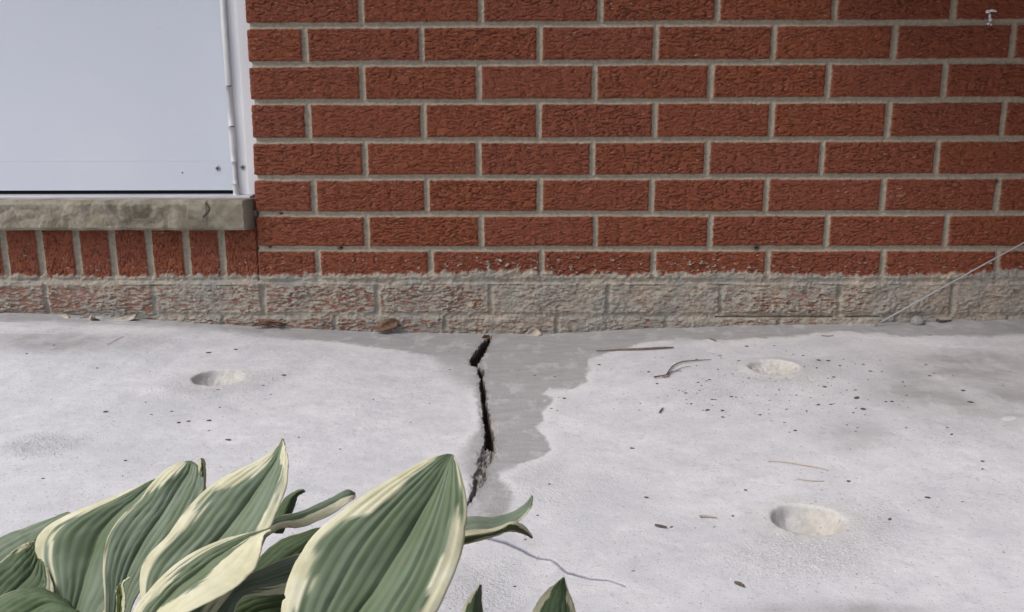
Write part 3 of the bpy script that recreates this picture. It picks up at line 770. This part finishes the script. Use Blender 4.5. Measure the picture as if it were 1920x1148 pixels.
# ------------------------------------------------------------------ hosta
def leaf(parent, st, cream=(0.2, 0.2), n_ve=7, corr=0.0011, bulge=0.004, patches=(), dark=0.0, glauc=0.35, olive=0.0, brown=0.15, seed=0, root=None, name='leaf', plant=None, wave=0.002, tipfade=0.85, lab=None):
    st = np.array(st, float)                     # uL vL uM vM uR vR dL dM dR
    n = len(st); NT_, NS = 90, 49
    T = np.linspace(0, n - 1, NT_)
    L = crom(at_d(st[:, 0], st[:, 1], st[:, 6]), T)
    M = crom(at_d(st[:, 2], st[:, 3], st[:, 7]), T)
    R = crom(at_d(st[:, 4], st[:, 5], st[:, 8]), T)
    s = np.linspace(-1, 1, NS)
    S, TT = np.meshgrid(s, np.linspace(0, 1, NT_))
    a = np.abs(S)[..., None]
    E = np.where((S < 0)[..., None], L[:, None, :], R[:, None, :])
    P = M[:, None, :] * (1 - a) + E * a
    # normal towards the viewer
    dS = np.gradient(P, axis=1); dT = np.gradient(P, axis=0)
    N = np.cross(dS, dT); N /= np.linalg.norm(N, axis=-1, keepdims=True) + 1e-12
    Nm = N.reshape(-1, 3).mean(0)
    vdir = CAM - P.reshape(-1, 3).mean(0)
    if np.dot(Nm, vdir) < 0: N = -N
    wid = np.linalg.norm(R - L, axis=1)[:, None]
    aa = np.abs(S)
    wf = np.clip(wid / 0.06, 0.05, 1)
    off = bulge * wf * 4 * aa * (1 - aa)
    env = sstep(0.0, 0.1, TT) * sstep(1.0, tipfade, TT) * (1 - aa ** 6)
    ph = aa * n_ve * 0.8
    off = off + corr * wf * (np.abs(np.sin(ph * math.pi)) - 0.5) * env * (0.75 + 0.6 * fbm(TT * 2.3 + seed, ph * 0.5 + seed * 1.7, 2, seed + 21))
    off = off + 0.0022 * wf * fbm(TT * 3.4 + seed * 1.3, S * 1.6 + seed, 2, seed + 22)
    off = off - 0.0009 * wf * np.exp(-(S / 0.06) ** 2)
    off = off + wave * wf * aa ** 2 * fbm(TT * 5 + seed * 3.3, S * 0.8 + seed, 2, seed + 3)
    off = off + 0.0006 * fbm(TT * 14 + seed, S * 7, 3, seed + 5)
    P = P + N * off[..., None]
    # ragged edge in the blade's own plane
    nick = 0.05 * sstep(0.55, 0.75, perlin(TT * 19 + seed * 3, np.sign(S) * 5.0 + seed, seed + 9)) * sstep(0.9, 1.0, aa)
    wig = -nick + 0.014 * fbm(TT * 14 + seed * 2, np.sign(S) * 3.0, 3, seed + 8) * sstep(0.75, 1.0, aa)
    P = P + (E - M[:, None, :]) * wig[..., None]
    # variegation: a cream margin that bleeds inward along the veins
    mw = np.where(S < 0, cream[0], cream[1])
    bl = 1.1 * fbm(TT * 2.4 + seed * 5, S * n_ve * 1.15 + seed, 3, seed + 11)
    slow = fbm(TT * 2.0 + seed * 2, np.sign(S) * 2 + seed, 2, seed + 12)
    edge = 1 - mw * (1.0 + 1.3 * slow) - 0.42 * bl * np.clip(mw * 5, 0, 1)
    mask = sstep(-0.02, 0.035, aa - edge) * (mw > 0)
    mask = np.maximum(mask, sstep(0.955, 0.985, aa) * (mw > 0.01))
    for (t0, s0, rt, rs, am) in patches:
        d_ = ((TT - t0) / rt) ** 2 + ((S - s0) / rs) ** 2 + 0.9 * bl
        mask = np.maximum(mask, am * sstep(1.15, 0.85, d_)) if am > 0 else mask * (1 + am * sstep(1.1, 0.9, d_))
    ve = (1 - np.abs(np.sin(ph * math.pi))) ** 4 * 0.45 * env
    gl = np.clip(glauc * (0.7 + 1.2 * fbm(TT * 3 + seed, np.floor(ph) * 1.9 + np.sign(S), 2, seed + 14) + 0.5 * aa), 0, 1)
    spt = 0.6 * sstep(0.72, 0.80, perlin(TT * 34 + seed * 7, S * 22 + seed, seed + 19)) * sstep(0.1, 0.35, perlin(TT * 5 + seed, S * 3, seed + 20)) * 0.9
    br = np.clip(spt + sstep(0.16, 0.5, fbm(TT * 9 + seed, S * 2, 3, seed + 17)) * sstep(0.93, 1.0, aa) * brown * 5 + sstep(0.975, 1.0, TT) * brown * 4, 0, 0.9)
    vein = np.clip(ve + dark, 0, 1)
    o = fast_mesh(name, P.reshape(-1, 3), grid_quads(NT_, NS), M_LEAF, None, dict(cream=mask, vein=vein, glauc=gl, olive=np.full(P.shape[:2], olive), brown=br))
    sm = o.modifiers.new('thick', 'SOLIDIFY'); sm.thickness = 0.0007; sm.offset = 0
    child(o, parent)
    if lab: o['label'] = lab
    if root is not None:
        b = M[0]; mid = (b + np.array(root)) / 2 + np.array([0, 0, 0.0]) + (M[0] - M[4]) * 1.0
        pt = tube('petiole', [M[3], b, mid, root], [0.0022, 0.003, 0.0035, 0.0045], M_PET, None, 8, 8)
        pt.parent = o
        pt.matrix_parent_inverse = Matrix.Identity(4)
    return o
ROOT = np.array([-0.16, -1.17, -0.12])
plant = empty('hosta_plant', tuple(ROOT))
tag(plant, 'large clump of green hosta leaves with creamy edges at the slab edge, lower left', 'plant')
def r_(k): return ROOT + np.array([0.03 * math.cos(k * 2.3), 0.03 * math.sin(k * 2.3), 0])
def D(rows, dd_):
    """append depths; dd_ is (dL, dM, dR) or a list of them"""
    out = []
    for i, r in enumerate(rows):
        t = i / (len(rows) - 1)
        if hasattr(dd_[0], '__len__'):
            a = np.array(dd_[0]); b = np.array(dd_[1]); q = a * (1 - t) + b * t
        else: q = np.array(dd_)
        out.append(list(r) + list(q))
    return out
leaf(plant, D([(-190, 1150, -150, 1230, -90, 1290), (-70, 1050, -20, 1100, 40, 1160), (0, 1009, 45, 1050, 100, 1100), (60, 985, 95, 1008, 130, 1040), (125, 962, 140, 965, 150, 985)], ((.60, .59, .575), (.63, .625, .62))),
     (0.0, 0.12), 7, glauc=.55, seed=1, root=r_(1), bulge=0.003)
leaf(plant, D([(-110, 1130, -70, 1210, -30, 1260), (-10, 1062, 15, 1120, 55, 1170), (30, 1030, 58, 1075, 100, 1120), (50, 1020, 70, 1045, 92, 1075), (64, 1015, 72, 1025, 82, 1040)], ((.56, .555, .55), (.59, .585, .58))),
     (0.14, 0.30), 6, glauc=.15, dark=0.25, seed=2, root=r_(2), bulge=0.002)
leaf(plant, D([(110, 1250, 128, 1250, 148, 1250), (106, 1165, 138, 1160, 190, 1165), (88, 1095, 155, 1098, 228, 1108), (66, 1040, 168, 1050, 246, 1055), (76, 998, 186, 1003, 262, 1008), (135, 961, 216, 966, 278, 972), (200, 936, 250, 937, 292, 941), (262, 911, 279, 910, 297, 915), (290, 900, 294, 899, 299, 903)],
     ((.565, .565, .55), (.60, .60, .595))), (0.24, 0.06), 7, glauc=.50, seed=3, root=r_(3), bulge=0.003, patches=((.80, -.95, .25, .35, 1),))
leaf(plant, D([(190, 1250, 205, 1250, 225, 1250), (197, 1140, 222, 1140, 245, 1145), (193, 1062, 238, 1078, 278, 1088), (203, 1008, 262, 1028, 305, 1052), (230, 966, 290, 985, 338, 1008), (262, 938, 316, 946, 364, 962), (284, 908, 336, 912, 381, 925), (312, 880, 353, 886, 383, 895), (338, 868, 358, 868, 374, 877), (352, 866, 357, 865, 361, 868)],
     ((.54, .543, .535), (.575, .575, .575))), (0.08, 0.0), 6, glauc=.7, seed=4, root=r_(4), bulge=0.002, patches=((.80, -.80, .17, .42, 1), (.93, -.2, .05, .6, -1)), brown=.3)
leaf(plant, D([(374, 925, 379, 925, 386, 925), (371, 895, 378, 893, 386, 895), (372, 872, 378, 870, 385, 873), (375, 860, 378, 859, 382, 861)], (.57, .565, .57)), (0.9, 0.9), 2, glauc=0, seed=5, bulge=.001)
leaf(plant, D([(500, 1000, 515, 1000, 530, 1000), (518, 965, 534, 962, 550, 955), (534, 936, 547, 934, 558, 932), (556, 921, 563, 921, 566, 925), (570, 919, 571, 920, 572, 921)], (.585, .58, .585)), (0.0, 0.04), 3, glauc=.1, dark=.35, seed=6, bulge=.002, root=None)
leaf(plant, D([(420, 1010, 440, 1030, 450, 1045), (503, 974, 512, 984, 520, 993), (560, 961, 562, 972, 566, 988), (612, 938, 612, 951, 618, 966), (648, 920, 650, 930, 655, 943), (664, 925, 666, 929, 667, 933)], ((.55, .55, .54), (.60, .59, .585))), (0.04, 0.85), 4, glauc=.75, seed=7, root=r_(7), bulge=.003, brown=.2)
leaf(plant, D([(400, 1110, 430, 1140, 460, 1170), (470, 1062, 492, 1085, 510, 1108), (515, 1020, 545, 1042, 570, 1066), (568, 998, 590, 1010, 608, 1030), (630, 985, 634, 990, 638, 998)], (.585, .575, .58)), (0.1, 0.35), 5, glauc=.05, dark=.45, seed=8, root=r_(8))
leaf(plant, D([(380, 1180, 400, 1230, 430, 1290), (440, 1118, 468, 1155, 500, 1200), (515, 1098, 545, 1130, 575, 1170), (600, 1090, 610, 1100, 620, 1120)], (.565, .56, .555)), (0.06, 0.06), 5, glauc=.05, dark=.2, olive=.2, seed=9, root=r_(9))
leaf(plant, D([(355, 1230, 375, 1240, 395, 1250), (398, 1148, 415, 1160, 432, 1170), (442, 1094, 452, 1107, 456, 1124), (490, 1067, 505, 1088, 520, 1116), (548, 1042, 565, 1068, 580, 1108), (620, 1030, 635, 1050, 650, 1080), (680, 1040, 684, 1046, 688, 1052)], ((.53, .525, .52), (.55, .545, .54))), (0.08, 0.42), 6, glauc=.75, seed=10, root=r_(10), bulge=.004)
leaf(plant, D([(250, 1260, 280, 1260, 320, 1260), (265, 1160, 302, 1150, 390, 1170), (262, 1085, 335, 1092, 440, 1105), (276, 1045, 375, 1050, 480, 1050), (318, 1002, 415, 1005, 503, 1000), (350, 957, 450, 960, 522, 958), (388, 917, 478, 920, 536, 921), (436, 886, 502, 889, 540, 890), (480, 866, 518, 863, 539, 862), (515, 843, 527, 838, 535, 843), (529, 826, 531, 823, 533, 827)],
     ((.51, .512, .505), (.555, .555, .55))), (0.25, 0.22), 7, glauc=.6, seed=11, root=r_(11), bulge=0.003, corr=.0012, patches=((.74, -.62, .14, .34, 1), (.86, .8, .1, .4, 1)), brown=.28)
leaf(plant, D([(240, 1250, 262, 1255, 290, 1260), (248, 1155, 282, 1165, 335, 1165), (284, 1102, 318, 1115, 400, 1124), (324, 1063, 358, 1082, 448, 1096), (370, 1033, 398, 1051, 478, 1062), (420, 1011, 438, 1026, 489, 1028), (466, 1000, 472, 1007, 493, 1006), (505, 991, 507, 993, 509, 995)],
     ((.49, .487, .470), (.525, .523, .510))), (0.42, 0.64), 5, glauc=.75, seed=12, root=r_(12), bulge=0.002, corr=.0007, olive=.30)
leaf(plant, D([(-150, 1200, -100, 1280, -40, 1330), (-40, 1142, 0, 1190, 50, 1240), (20, 1110, 50, 1150, 100, 1200), (62, 1105, 90, 1130, 130, 1170), (105, 1120, 125, 1140, 150, 1165), (138, 1150, 144, 1156, 150, 1163)], (.515, .505, .50)), (0.035, 0.05), 7, glauc=.12, dark=.2, seed=13, root=r_(13), bulge=.005)
leaf(plant, D([(228, 1180, 222, 1182, 216, 1180), (236, 1130, 228, 1125, 219, 1125), (232, 1096, 226, 1098, 218, 1105), (244, 1082, 240, 1085, 232, 1089)], (.525, .53, .53)), (0.5, 0.1), 2, glauc=0, olive=.7, seed=14, bulge=.002)
# right-hand narrow leaf behind the big one (upper and folded lower half)
leaf(plant, D([(770, 1010, 770, 1018, 770, 1026), (868, 972, 869, 985, 870, 999), (920, 970, 922, 981, 926, 993), (958, 961, 962, 969, 967, 979), (983, 947, 987, 952, 991, 960), (995, 933, 996, 938, 998, 944), (997, 930, 998, 931, 999, 933)], ((.56, .55, .545), (.60, .595, .59))), (0.02, 0.12), 4, glauc=.85, seed=15, bulge=.003, root=None, brown=.3)
leaf(plant, D([(770, 1028, 770, 1034, 770, 1044), (868, 999, 870, 1008, 873, 1020), (925, 992, 925, 998, 926, 1006), (960, 979, 958, 986, 952, 997), (980, 984, 976, 990, 972, 998), (994, 1000, 991, 1001, 988, 1004), (998, 1008, 998, 1009, 997, 1009)], ((.545, .54, .55), (.585, .58, .59))), (0.9, 0.40), 4, glauc=.1, olive=.5, seed=16, bulge=.002, root=None, brown=.3)
# the big front leaf
leaf(plant, D([(610, 1310, 618, 1312, 630, 1310), (556, 1262, 622, 1262, 720, 1262), (528, 1200, 640, 1205, 782, 1205), (528, 1145, 668, 1152, 820, 1145), (537, 1098, 700, 1108, 845, 1093), (556, 1052, 728, 1064, 864, 1043), (586, 1006, 757, 1018, 874, 990), (634, 964, 784, 973, 876, 943), (694, 921, 810, 930, 869, 902), (752, 887, 830, 893, 861, 877), (800, 862, 842, 868, 855, 863), (828, 854, 847, 856, 851, 857), (843, 853, 848, 854, 850, 855)],
     ((.470, .474, .470), (.525, .527, .525))), (0.15, 0.17), 9, glauc=.30, seed=17, root=r_(17), bulge=0.003, corr=.0021, brown=.12, wave=.001,
     patches=((.66, -.80, .09, .22, 1), (.78, -.85, .09, .22, 1), (.38, .90, .10, .16, 1)), lab='big upright pleated leaf with a pale cream rim')
plant2 = empty('hosta_plant', (0.02, -1.13, -0.12))
tag(plant2, 'small hosta shoot with two pointed leaf tips at the bottom edge, right of the clump', 'plant')
RT2 = np.array([0.02, -1.13, -0.12])
leaf(plant2, D([(850, 1230, 878, 1235, 905, 1235), (865, 1152, 886, 1152, 905, 1150), (879, 1122, 892, 1121, 903, 1120), (893, 1107, 898, 1106, 902, 1106), (899, 1098, 901, 1097, 902, 1099)], ((.56, .55, .565), (.60, .59, .60))), (.9, 0.04), 4, glauc=.05, dark=.35, seed=21, root=RT2, bulge=.002, patches=((.5, -.1, .6, .25, -1),))
leaf(plant2, D([(978, 1250, 1035, 1255, 1092, 1250), (1000, 1147, 1040, 1150, 1079, 1147), (1026, 1108, 1048, 1110, 1066, 1110), (1045, 1093, 1054, 1093, 1060, 1093), (1055, 1084, 1057, 1083, 1058, 1085)], ((.57, .56, .57), (.61, .60, .61))), (.45, .38), 5, glauc=.05, dark=.4, seed=22, root=RT2, bulge=.003)

# ------------------------------------------------------------------ things lying about
def gtube(name, pix, rad, mat, lift=0.001, parent=None, n=7):
    pts = []
    for (a, b), r in zip(pix, rad):
        p = gpt(a, b)[0]; g_ = ground(p[0], p[1])
        pts.append((p[0], p[1], g_ + r + lift))
    return tube(name, pts, rad, mat, parent, n, 5)
t1 = gtube('twig', [(1118, 659), (1150, 658.5), (1185, 658), (1215, 657), (1245, 655.5), (1263, 654)], [.0007, .0012, .0016, .0018, .0017, .0009], M_TWIG)
tag(t1, 'long straight brown twig lying parallel to the wall', 'twig', 'twigs on the concrete')
ft = empty('twig', tuple(gpt(1250, 707)[0]))
tag(ft, 'forked brown twig with curving branches beside the upper right drilled hole', 'twig', 'twigs on the concrete')
for nm, px_, rd in (('stem', [(1227, 711), (1238, 708), (1250, 706), (1262, 700), (1278, 698)], [.0015, .0010, .0011, .0007, .0004]),
                    ('branch', [(1250, 706), (1256, 696), (1264, 688), (1280, 682), (1305, 679), (1334, 677)], [.0012, .0010, .0011, .0011, .0009, .0005]),
                    ('branch', [(1252, 704), (1266, 699), (1280, 692), (1296, 689)], [.0006, .0006, .0005, .0003]),
                    ('branch', [(1240, 708), (1248, 710), (1256, 708)], [.0010, .0010, .0006])):
    child(gtube(nm, px_, rd, M_TWIG, 0.0015), ft)
for px_, lb in (([(1440, 866), (1475, 869), (1510, 875), (1535, 879), (1553, 884)], 'long tan pine needle above the lower right hole'),
                ([(1494, 900), (1515, 903), (1530, 904), (1546, 904)], 'short tan pine needle just above the lower right hole')):
    tag(gtube('pine_needle', px_, [.0003] + [.0005] * (len(px_) - 2) + [.0003], M_NEEDLE, .0006), lb, 'pine needle', 'needles on the concrete')
tag(gtube('twig', [(1756, 604), (1764, 605.5), (1778, 604), (1790, 601), (1798, 598)], [.0026, .0022, .0012, .0012, .0005], M_BARK), 'dark curved twig at the foot of the wall, right of the leaning rod', 'twig', 'twigs on the concrete')
tag(gtube('twig', [(1236, 776), (1240, 771), (1243, 767)], [.0009, .0011, .0006], M_BARK), 'tiny dark twig below the forked twig', 'twig', 'twigs on the concrete')
tag(gtube('twig', [(1228, 988), (1238, 990), (1250, 992)], [.0010, .0012, .0009], M_BARK), 'short dark twig left of the lower right hole', 'twig', 'twigs on the concrete')
tag(gtube('twig', [(1377, 1096), (1386, 1099), (1395, 1103)], [.0011, .0014, .0010], M_BARK), 'short dark twig nearest the bottom edge', 'twig', 'twigs on the concrete')
tag(gtube('twig', [(1312, 972), (1325, 971), (1344, 973)], [.0011, .0010, .0006], M_PALE), 'pale short twig end left of the lower right hole', 'twig', 'twigs on the concrete')
tag(gtube('twig', [(1540, 631), (1552, 632), (1563, 631)], [.0006, .0007, .0005], M_TWIG), 'very thin short twig on the dust edge near the wall', 'twig', 'twigs on the concrete')
tag(gtube('twig', [(1330, 637), (1338, 640), (1344, 642)][::-1], [.0006, .0010, .0007], M_TWIG), 'tiny hooked twig by the wall, above the forked twig', 'twig', 'twigs on the concrete')
tag(gtube('stem', [(201, 648), (215, 640), (233, 631)], [.0004, .0006, .0003], M_NEEDLE), 'thin dry stem on the grey patch, far left', 'stem')

def blobmesh(name, rx, ry, rz, seed, rough=0.35, n=10, m=7):
    V, F = [], []
    rr = random.Random(seed)
    for i in range(1, m):
        th = math.pi * i / m
        for j in range(n):
            ph = 2 * math.pi * j / n
            k_ = 1 + rough * (rr.random() - 0.5)
            V.append((rx * math.sin(th) * math.cos(ph) * k_, ry * math.sin(th) * math.sin(ph) * k_, rz * math.cos(th) * k_))
    V += [(0, 0, rz), (0, 0, -rz)]
    t_, b_ = len(V) - 2, len(V) - 1
    for i in range(m - 2):
        for j in range(n): F.append((i * n + j, (i + 1) * n + j, (i + 1) * n + (j + 1) % n, i * n + (j + 1) % n))
    for j in range(n):
        F.append((t_, j, (j + 1) % n)); F.append((b_, (m - 2) * n + (j + 1) % n, (m - 2) * n + j))
    return V, F
def flake(name, pix, mat, lift, curl=0.004, thick=0.0012, yoff=0.0):
    """a curled dry leaf or chip: outline in photo units laid on the slab and curled up"""
    c = np.mean(pix, axis=0)
    pc_ = gpt(c[0], c[1])[0]
    base_y = min(pc_[1], -0.006) + yoff
    n = len(pix); V = []; rings = 6
    for k_ in range(rings):
        f = 1 - k_ / rings
        for (a, b) in pix:
            aa_, bb_ = c[0] + (a - c[0]) * f, c[1] + (b - c[1]) * f
            p = at_y(float(aa_), float(bb_), base_y)
            yy = base_y - curl * (0.5 + 0.5 * math.sin(aa_ * 0.25 + bb_ * 0.17)) * f - 0.6 * curl * (bb_ - c[1]) / 10
            V.append((p[0], min(yy, -0.001), p[2] + lift))
    F = [(k_ * n + j, k_ * n + (j + 1) % n, (k_ + 1) * n + (j + 1) % n, (k_ + 1) * n + j) for k_ in range(rings - 1) for j in range(n)]
    F.append(tuple((rings - 1) * n + j for j in range(n)))
    o = mesh_obj(name, V, F, mat)
    sm = o.modifiers.new('thick', 'SOLIDIFY'); sm.thickness = thick
    return o
tag(flake('dead_leaf', [(702, 618), (712, 607), (722, 600), (735, 597), (746, 601), (747, 611), (735, 616), (720, 619)], M_DEAD, .001, .010), 'crumpled brown dead leaf against the wall left of the crack', 'leaf')
tag(flake('dead_leaf', [(474, 611), (490, 603), (505, 601), (525, 603), (540, 609), (532, 612), (515, 606), (500, 606), (488, 611)], M_DEAD, .001, .008), 'thin arched dead leaf at the foot of the wall, below the sill end', 'leaf')
tag(flake('mortar_chip', [(116, 594), (122, 590), (130, 591), (134, 596), (124, 599)], M_PALE, .001, .008), 'leftmost pale mortar chip at the foot of the wall', 'chip', 'chips along the wall')
tag(flake('mortar_chip', [(150, 598), (165, 589), (172, 590), (176, 598), (166, 601)], M_PALE, .001, .010), 'pale pointed mortar chip under the second joint from the left', 'chip', 'chips along the wall')
tag(flake('mortar_chip', [(215, 600), (240, 592), (258, 589), (256, 597), (244, 602), (226, 603)], M_PALE, .001, .010), 'long pale mortar chip, largest of those along the wall', 'chip', 'chips along the wall')
tag(flake('mortar_chip', [(982, 628), (990, 620), (1002, 616), (1012, 620), (1016, 627), (1006, 630)], M_PALE, .001, .009), 'pinkish white chip at the foot of the wall right of the crack', 'chip', 'chips along the wall')
tag(flake('dead_leaf', [(172, 600), (180, 596), (188, 601), (180, 604)], M_DEAD, .001, .006), 'small dark leaf scrap between two pale chips', 'leaf')
tag(flake('brick_chip', [(903, 634), (908, 628), (918, 629), (920, 635), (911, 638)], M_DEAD, .001, .006), 'small red-brown brick chip at the top of the open crack', 'chip')
p = at_y(1720., 603., -0.012)
V_, F_ = blobmesh('pebble', .012, .009, .0105, 4, .12, 16, 10)
pb = mesh_obj('pebble', V_, F_, M_PEB); pb.location = (p[0], -0.012, ground(p[0], -0.012) + .005)
tag(pb, 'rounded grey pebble against the wall, right of the leaning rod', 'pebble')

# leaning rod
a_ = gpt(1636, 609)[0]; a_[1] = min(a_[1], -0.012); a_[2] = ground(a_[0], a_[1]) + 0.0008
pA = at_y(1640., 607., -0.016); pB = at_y(1920., 455., -0.012)
dirn = (pB - pA)
pA[2] = ground(pA[0], pA[1]) + .0005
pE = pB + dirn * 1.6; pE[1] = -0.0045
rod = tube('metal_rod', [pA, (pA + pB) / 2 + np.array([0, 0, 0.0006]), pB, pE], [.0014, .0014, .0014, .0014], M_WIRE, None, 10, 6)
tag(rod, 'thin grey metal rod leaning against the wall, right of the holes', 'rod')

# white splash on the bricks
sp_pts = [(1853, 22, 5, 3), (1860, 20, 5, 2.5), (1866, 21, 3, 2), (1856, 30, 2.2, 4), (1857, 37, 3, 3.5), (1855, 44, 3, 2.4), (1860, 47, 1.8, 3)]
VV, FF = [], []
for i, (a, b, ra, rb) in enumerate(sp_pts):
    V_, F_ = blobmesh('s', ra * .00095, .0012, rb * .00095, 40 + i, .3, 10, 6)
    c_ = at_y(float(a), float(b), -0.0012); o_ = len(VV)
    VV += [(q[0] + c_[0], q[1] + (-0.0012 if not (40 < b < 52) else 0.002), q[2] + c_[2]) for q in V_]; FF += [tuple(j + o_ for j in f) for f in F_]
tag(mesh_obj('bird_dropping', VV, FF, M_WHITE), 'small white bird dropping smeared down the bricks, top right', 'dropping')

# dark crumbs of mulch: each a thing
var = []
for i in range(6):
    V_, F_ = blobmesh('crumb', 1.0, 0.62 + 0.06 * i, 0.34, 60 + i, 0.45, 9, 6)
    me = bpy.data.meshes.new('mulch_crumb')
    me.from_pydata(V_, [], F_); me.shade_smooth(); me.materials.append(M_BARK); var.append(me)
big_ = [(1400, 650, 4), (1452, 649, 3), (1474, 659, 2), (1487, 665, 3), (1506, 667, 3), (1306, 675, 3), (1306, 686, 2.5), (1386, 677, 3), (1337, 664, 3), (1350, 668, 3), (1352, 672, 2.5), (1535, 676, 4), (1553, 677, 4), (1575, 686, 4), (1531, 690, 2.5),
        (1508, 690, 2.5), (1563, 708, 4), (1403, 710, 3.5), (1393, 717, 2.5), (1330, 713, 4), (1309, 718, 3.5), (1315, 724, 3), (1312, 733, 2.5), (1307, 738, 2.5), (1286, 738, 4), (1232, 720, 4), (1216, 698, 3.5), (1371, 745, 4), (1335, 750, 3.5), (1341, 750, 3),
        (1296, 758, 4), (1288, 757, 2.5), (1318, 770, 3), (1326, 770, 5), (1355, 771, 4), (1355, 783, 5), (1425, 779, 4), (1461, 732, 3), (1460, 729, 2), (1493, 741, 3), (1520, 746, 3), (1546, 726, 4), (1588, 732, 3.5), (1604, 732, 3.5), (1606, 747, 5.5), (1534, 760, 5), (1558, 759, 3),
        (1618, 768, 5), (1600, 775, 3), (1622, 779, 3), (1512, 771, 3), (1475, 768, 3), (1491, 808, 5.5), (1185, 841, 4), (1632, 696, 4), (1654, 696, 3), (1736, 684, 3), (1785, 671, 2.5), (1743, 705, 3.5), (1751, 700, 2.5), (1806, 733, 5.5), (1820, 754, 5), (1787, 705, 2),
        (1693, 716, 3), (1661, 754, 4.5), (1672, 753, 3), (1700, 741, 3), (1693, 752, 2), (1776, 802, 4), (1784, 815, 4), (1699, 803, 3), (1842, 866, 4.5), (1842, 880, 3.5), (1591, 903, 5.5), (1668, 975, 7), (1739, 934, 5), (1212, 934, 5), (1398, 919, 4), (1259, 989, 3.5),
        (1374, 968, 5), (1339, 989, 2.5), (391, 662, 4.5), (442, 656, 3.5), (182, 691, 3), (281, 697, 2.5), (475, 679, 2.5), (532, 704, 4), (101, 647, 3), (50, 664, 3), (198, 773, 4), (322, 772, 4), (284, 778, 3), (335, 793, 5), (353, 790, 4), (392, 789, 5), (412, 764, 3), (273, 755, 3),
        (392, 808, 3), (428, 825, 6), (409, 731, 2.5), (508, 740, 2.5), (560, 821, 3), (235, 864, 5), (81, 898, 4), (230, 893, 3), (1003, 704, 3), (1040, 706, 3), (1058, 747, 3.5), (1034, 766, 3), (1125, 685, 3), (843, 694, 2.5), (825, 868, 2.5), (638, 843, 2.5), (1030, 909, 3),
        (970, 702, 2), (700, 750, 2.5), (770, 792, 2.5), (805, 757, 2.5), (1123, 684, 3.5), (238, 1105, 7), (965, 1100, 5), (1008, 967, 4), (985, 1012, 3), (1187, 1070, 4), (1805, 941, 2.5), (1650, 675, 2)]
tiny = []
for _ in range(110):
    a = random.gauss(1440, 130); b = random.gauss(735, 42)
    if b < 640 or b > 860 or a > 1910: continue
    if abs(a - 1452) < 60 and abs(b - 689) < 20: continue
    tiny.append((a, b, random.uniform(1.1, 2.6)))
for _ in range(50):
    tiny.append((random.uniform(0, 1910), random.uniform(650, 1140), random.uniform(1.0, 2.2)))
def zone(u_, v_):
    if u_ < 860: return 'tiny dark mulch crumb on the pale dust left of the open crack', 'mulch crumbs left of the crack'
    if 1250 < u_ < 1640 and 640 < v_ < 800: return 'tiny dark mulch crumb scattered round the upper right hole', 'mulch crumbs round the upper right hole'
    if u_ >= 1640 and v_ < 830: return 'tiny dark mulch crumb on the grey concrete towards the right edge', 'mulch crumbs towards the right edge'
    if v_ > 800: return 'tiny dark mulch crumb on the bare dusty concrete in front, right of the leaves', 'mulch crumbs on the front concrete'
    return 'tiny dark mulch crumb between the crack and the forked twig', 'mulch crumbs right of the crack'
for i, (a, b, s) in enumerate(big_ + tiny):
    p = gpt(a, b)[0]
    if p[1] > -0.01 or p[1] < YF + 0.01: continue
    dist = np.linalg.norm(p - CAM)
    sc = s * 0.54 * dist / FPX * random.uniform(0.9, 1.25)
    o = bpy.data.objects.new('mulch_crumb', var[i % 6]); col.objects.link(o)
    o.location = (p[0], p[1], ground(p[0], p[1]) + sc * 0.25)
    o.scale = (sc * random.uniform(1.1, 1.9), sc * random.uniform(0.8, 1.7), sc * 1.0)
    o.rotation_euler = (0, 0, random.uniform(-0.7, 0.7))
    lb, gr = zone(a, b)
    tag(o, lb, 'crumb', gr)

# loose grout grit round the holes: uncountable
def grit_obj(name, spots, n, mat, smin, smax):
    P_, F_ = [], []
    rr = np.random.default_rng(5)
    tet = np.array([(1, 0, -.5), (-.5, .87, -.5), (-.5, -.87, -.5), (0.1, 0, .8), (0.6, 0.5, 0.2)])
    fs = [(0, 4, 3), (4, 1, 3), (1, 2, 3), (2, 0, 3), (0, 2, 1), (0, 1, 4)]
    for _ in range(n):
        cu, cv, ru, rv = spots[rr.integers(len(spots))]
        a = rr.normal(cu, ru); b = rr.normal(cv, rv)
        if b > 1160 or b < 640 or (((a - 1452) / 52) ** 2 + ((b - 689) / 16) ** 2 < 1) or (((a - 409) / 52) ** 2 + ((b - 708) / 18) ** 2 < 1) or (((a - 1522) / 76) ** 2 + ((b - 973) / 28) ** 2 < 1): continue
        p = gpt(a, b)[0]; s = rr.uniform(smin, smax) ** 1
        th = rr.uniform(0, 6.28); c_, s_ = math.cos(th), math.sin(th)
        q = tet * s * rr.uniform(0.6, 1.3, tet.shape)
        q = np.stack([q[:, 0] * c_ - q[:, 1] * s_, q[:, 0] * s_ + q[:, 1] * c_, q[:, 2]], -1) + np.array([p[0], p[1], ground(p[0], p[1]) + s * 0.3])
        o_ = len(P_); P_ += list(q); F_ += [tuple(j + o_ for j in f) for f in fs]
    o = mesh_obj(name, P_, F_, mat, None, False)
    tag(o, kind='stuff')
    return o
g1 = grit_obj('grout_grit', [(1510, 1045, 75, 16), (1540, 1035, 60, 20), (1480, 1070, 80, 18), (1450, 735, 90, 22), (1540, 720, 35, 14), (1330, 700, 50, 25), (450, 735, 50, 14), (480, 715, 30, 10), (400, 755, 90, 16), (75, 840, 45, 12), (1700, 920, 120, 60), (1300, 900, 200, 100)], 2600, M_GRIT, .0004, .0013)
g1['label'] = 'fine pale grout grit scattered round the three drilled holes'; g1['category'] = 'grit'
print('built')
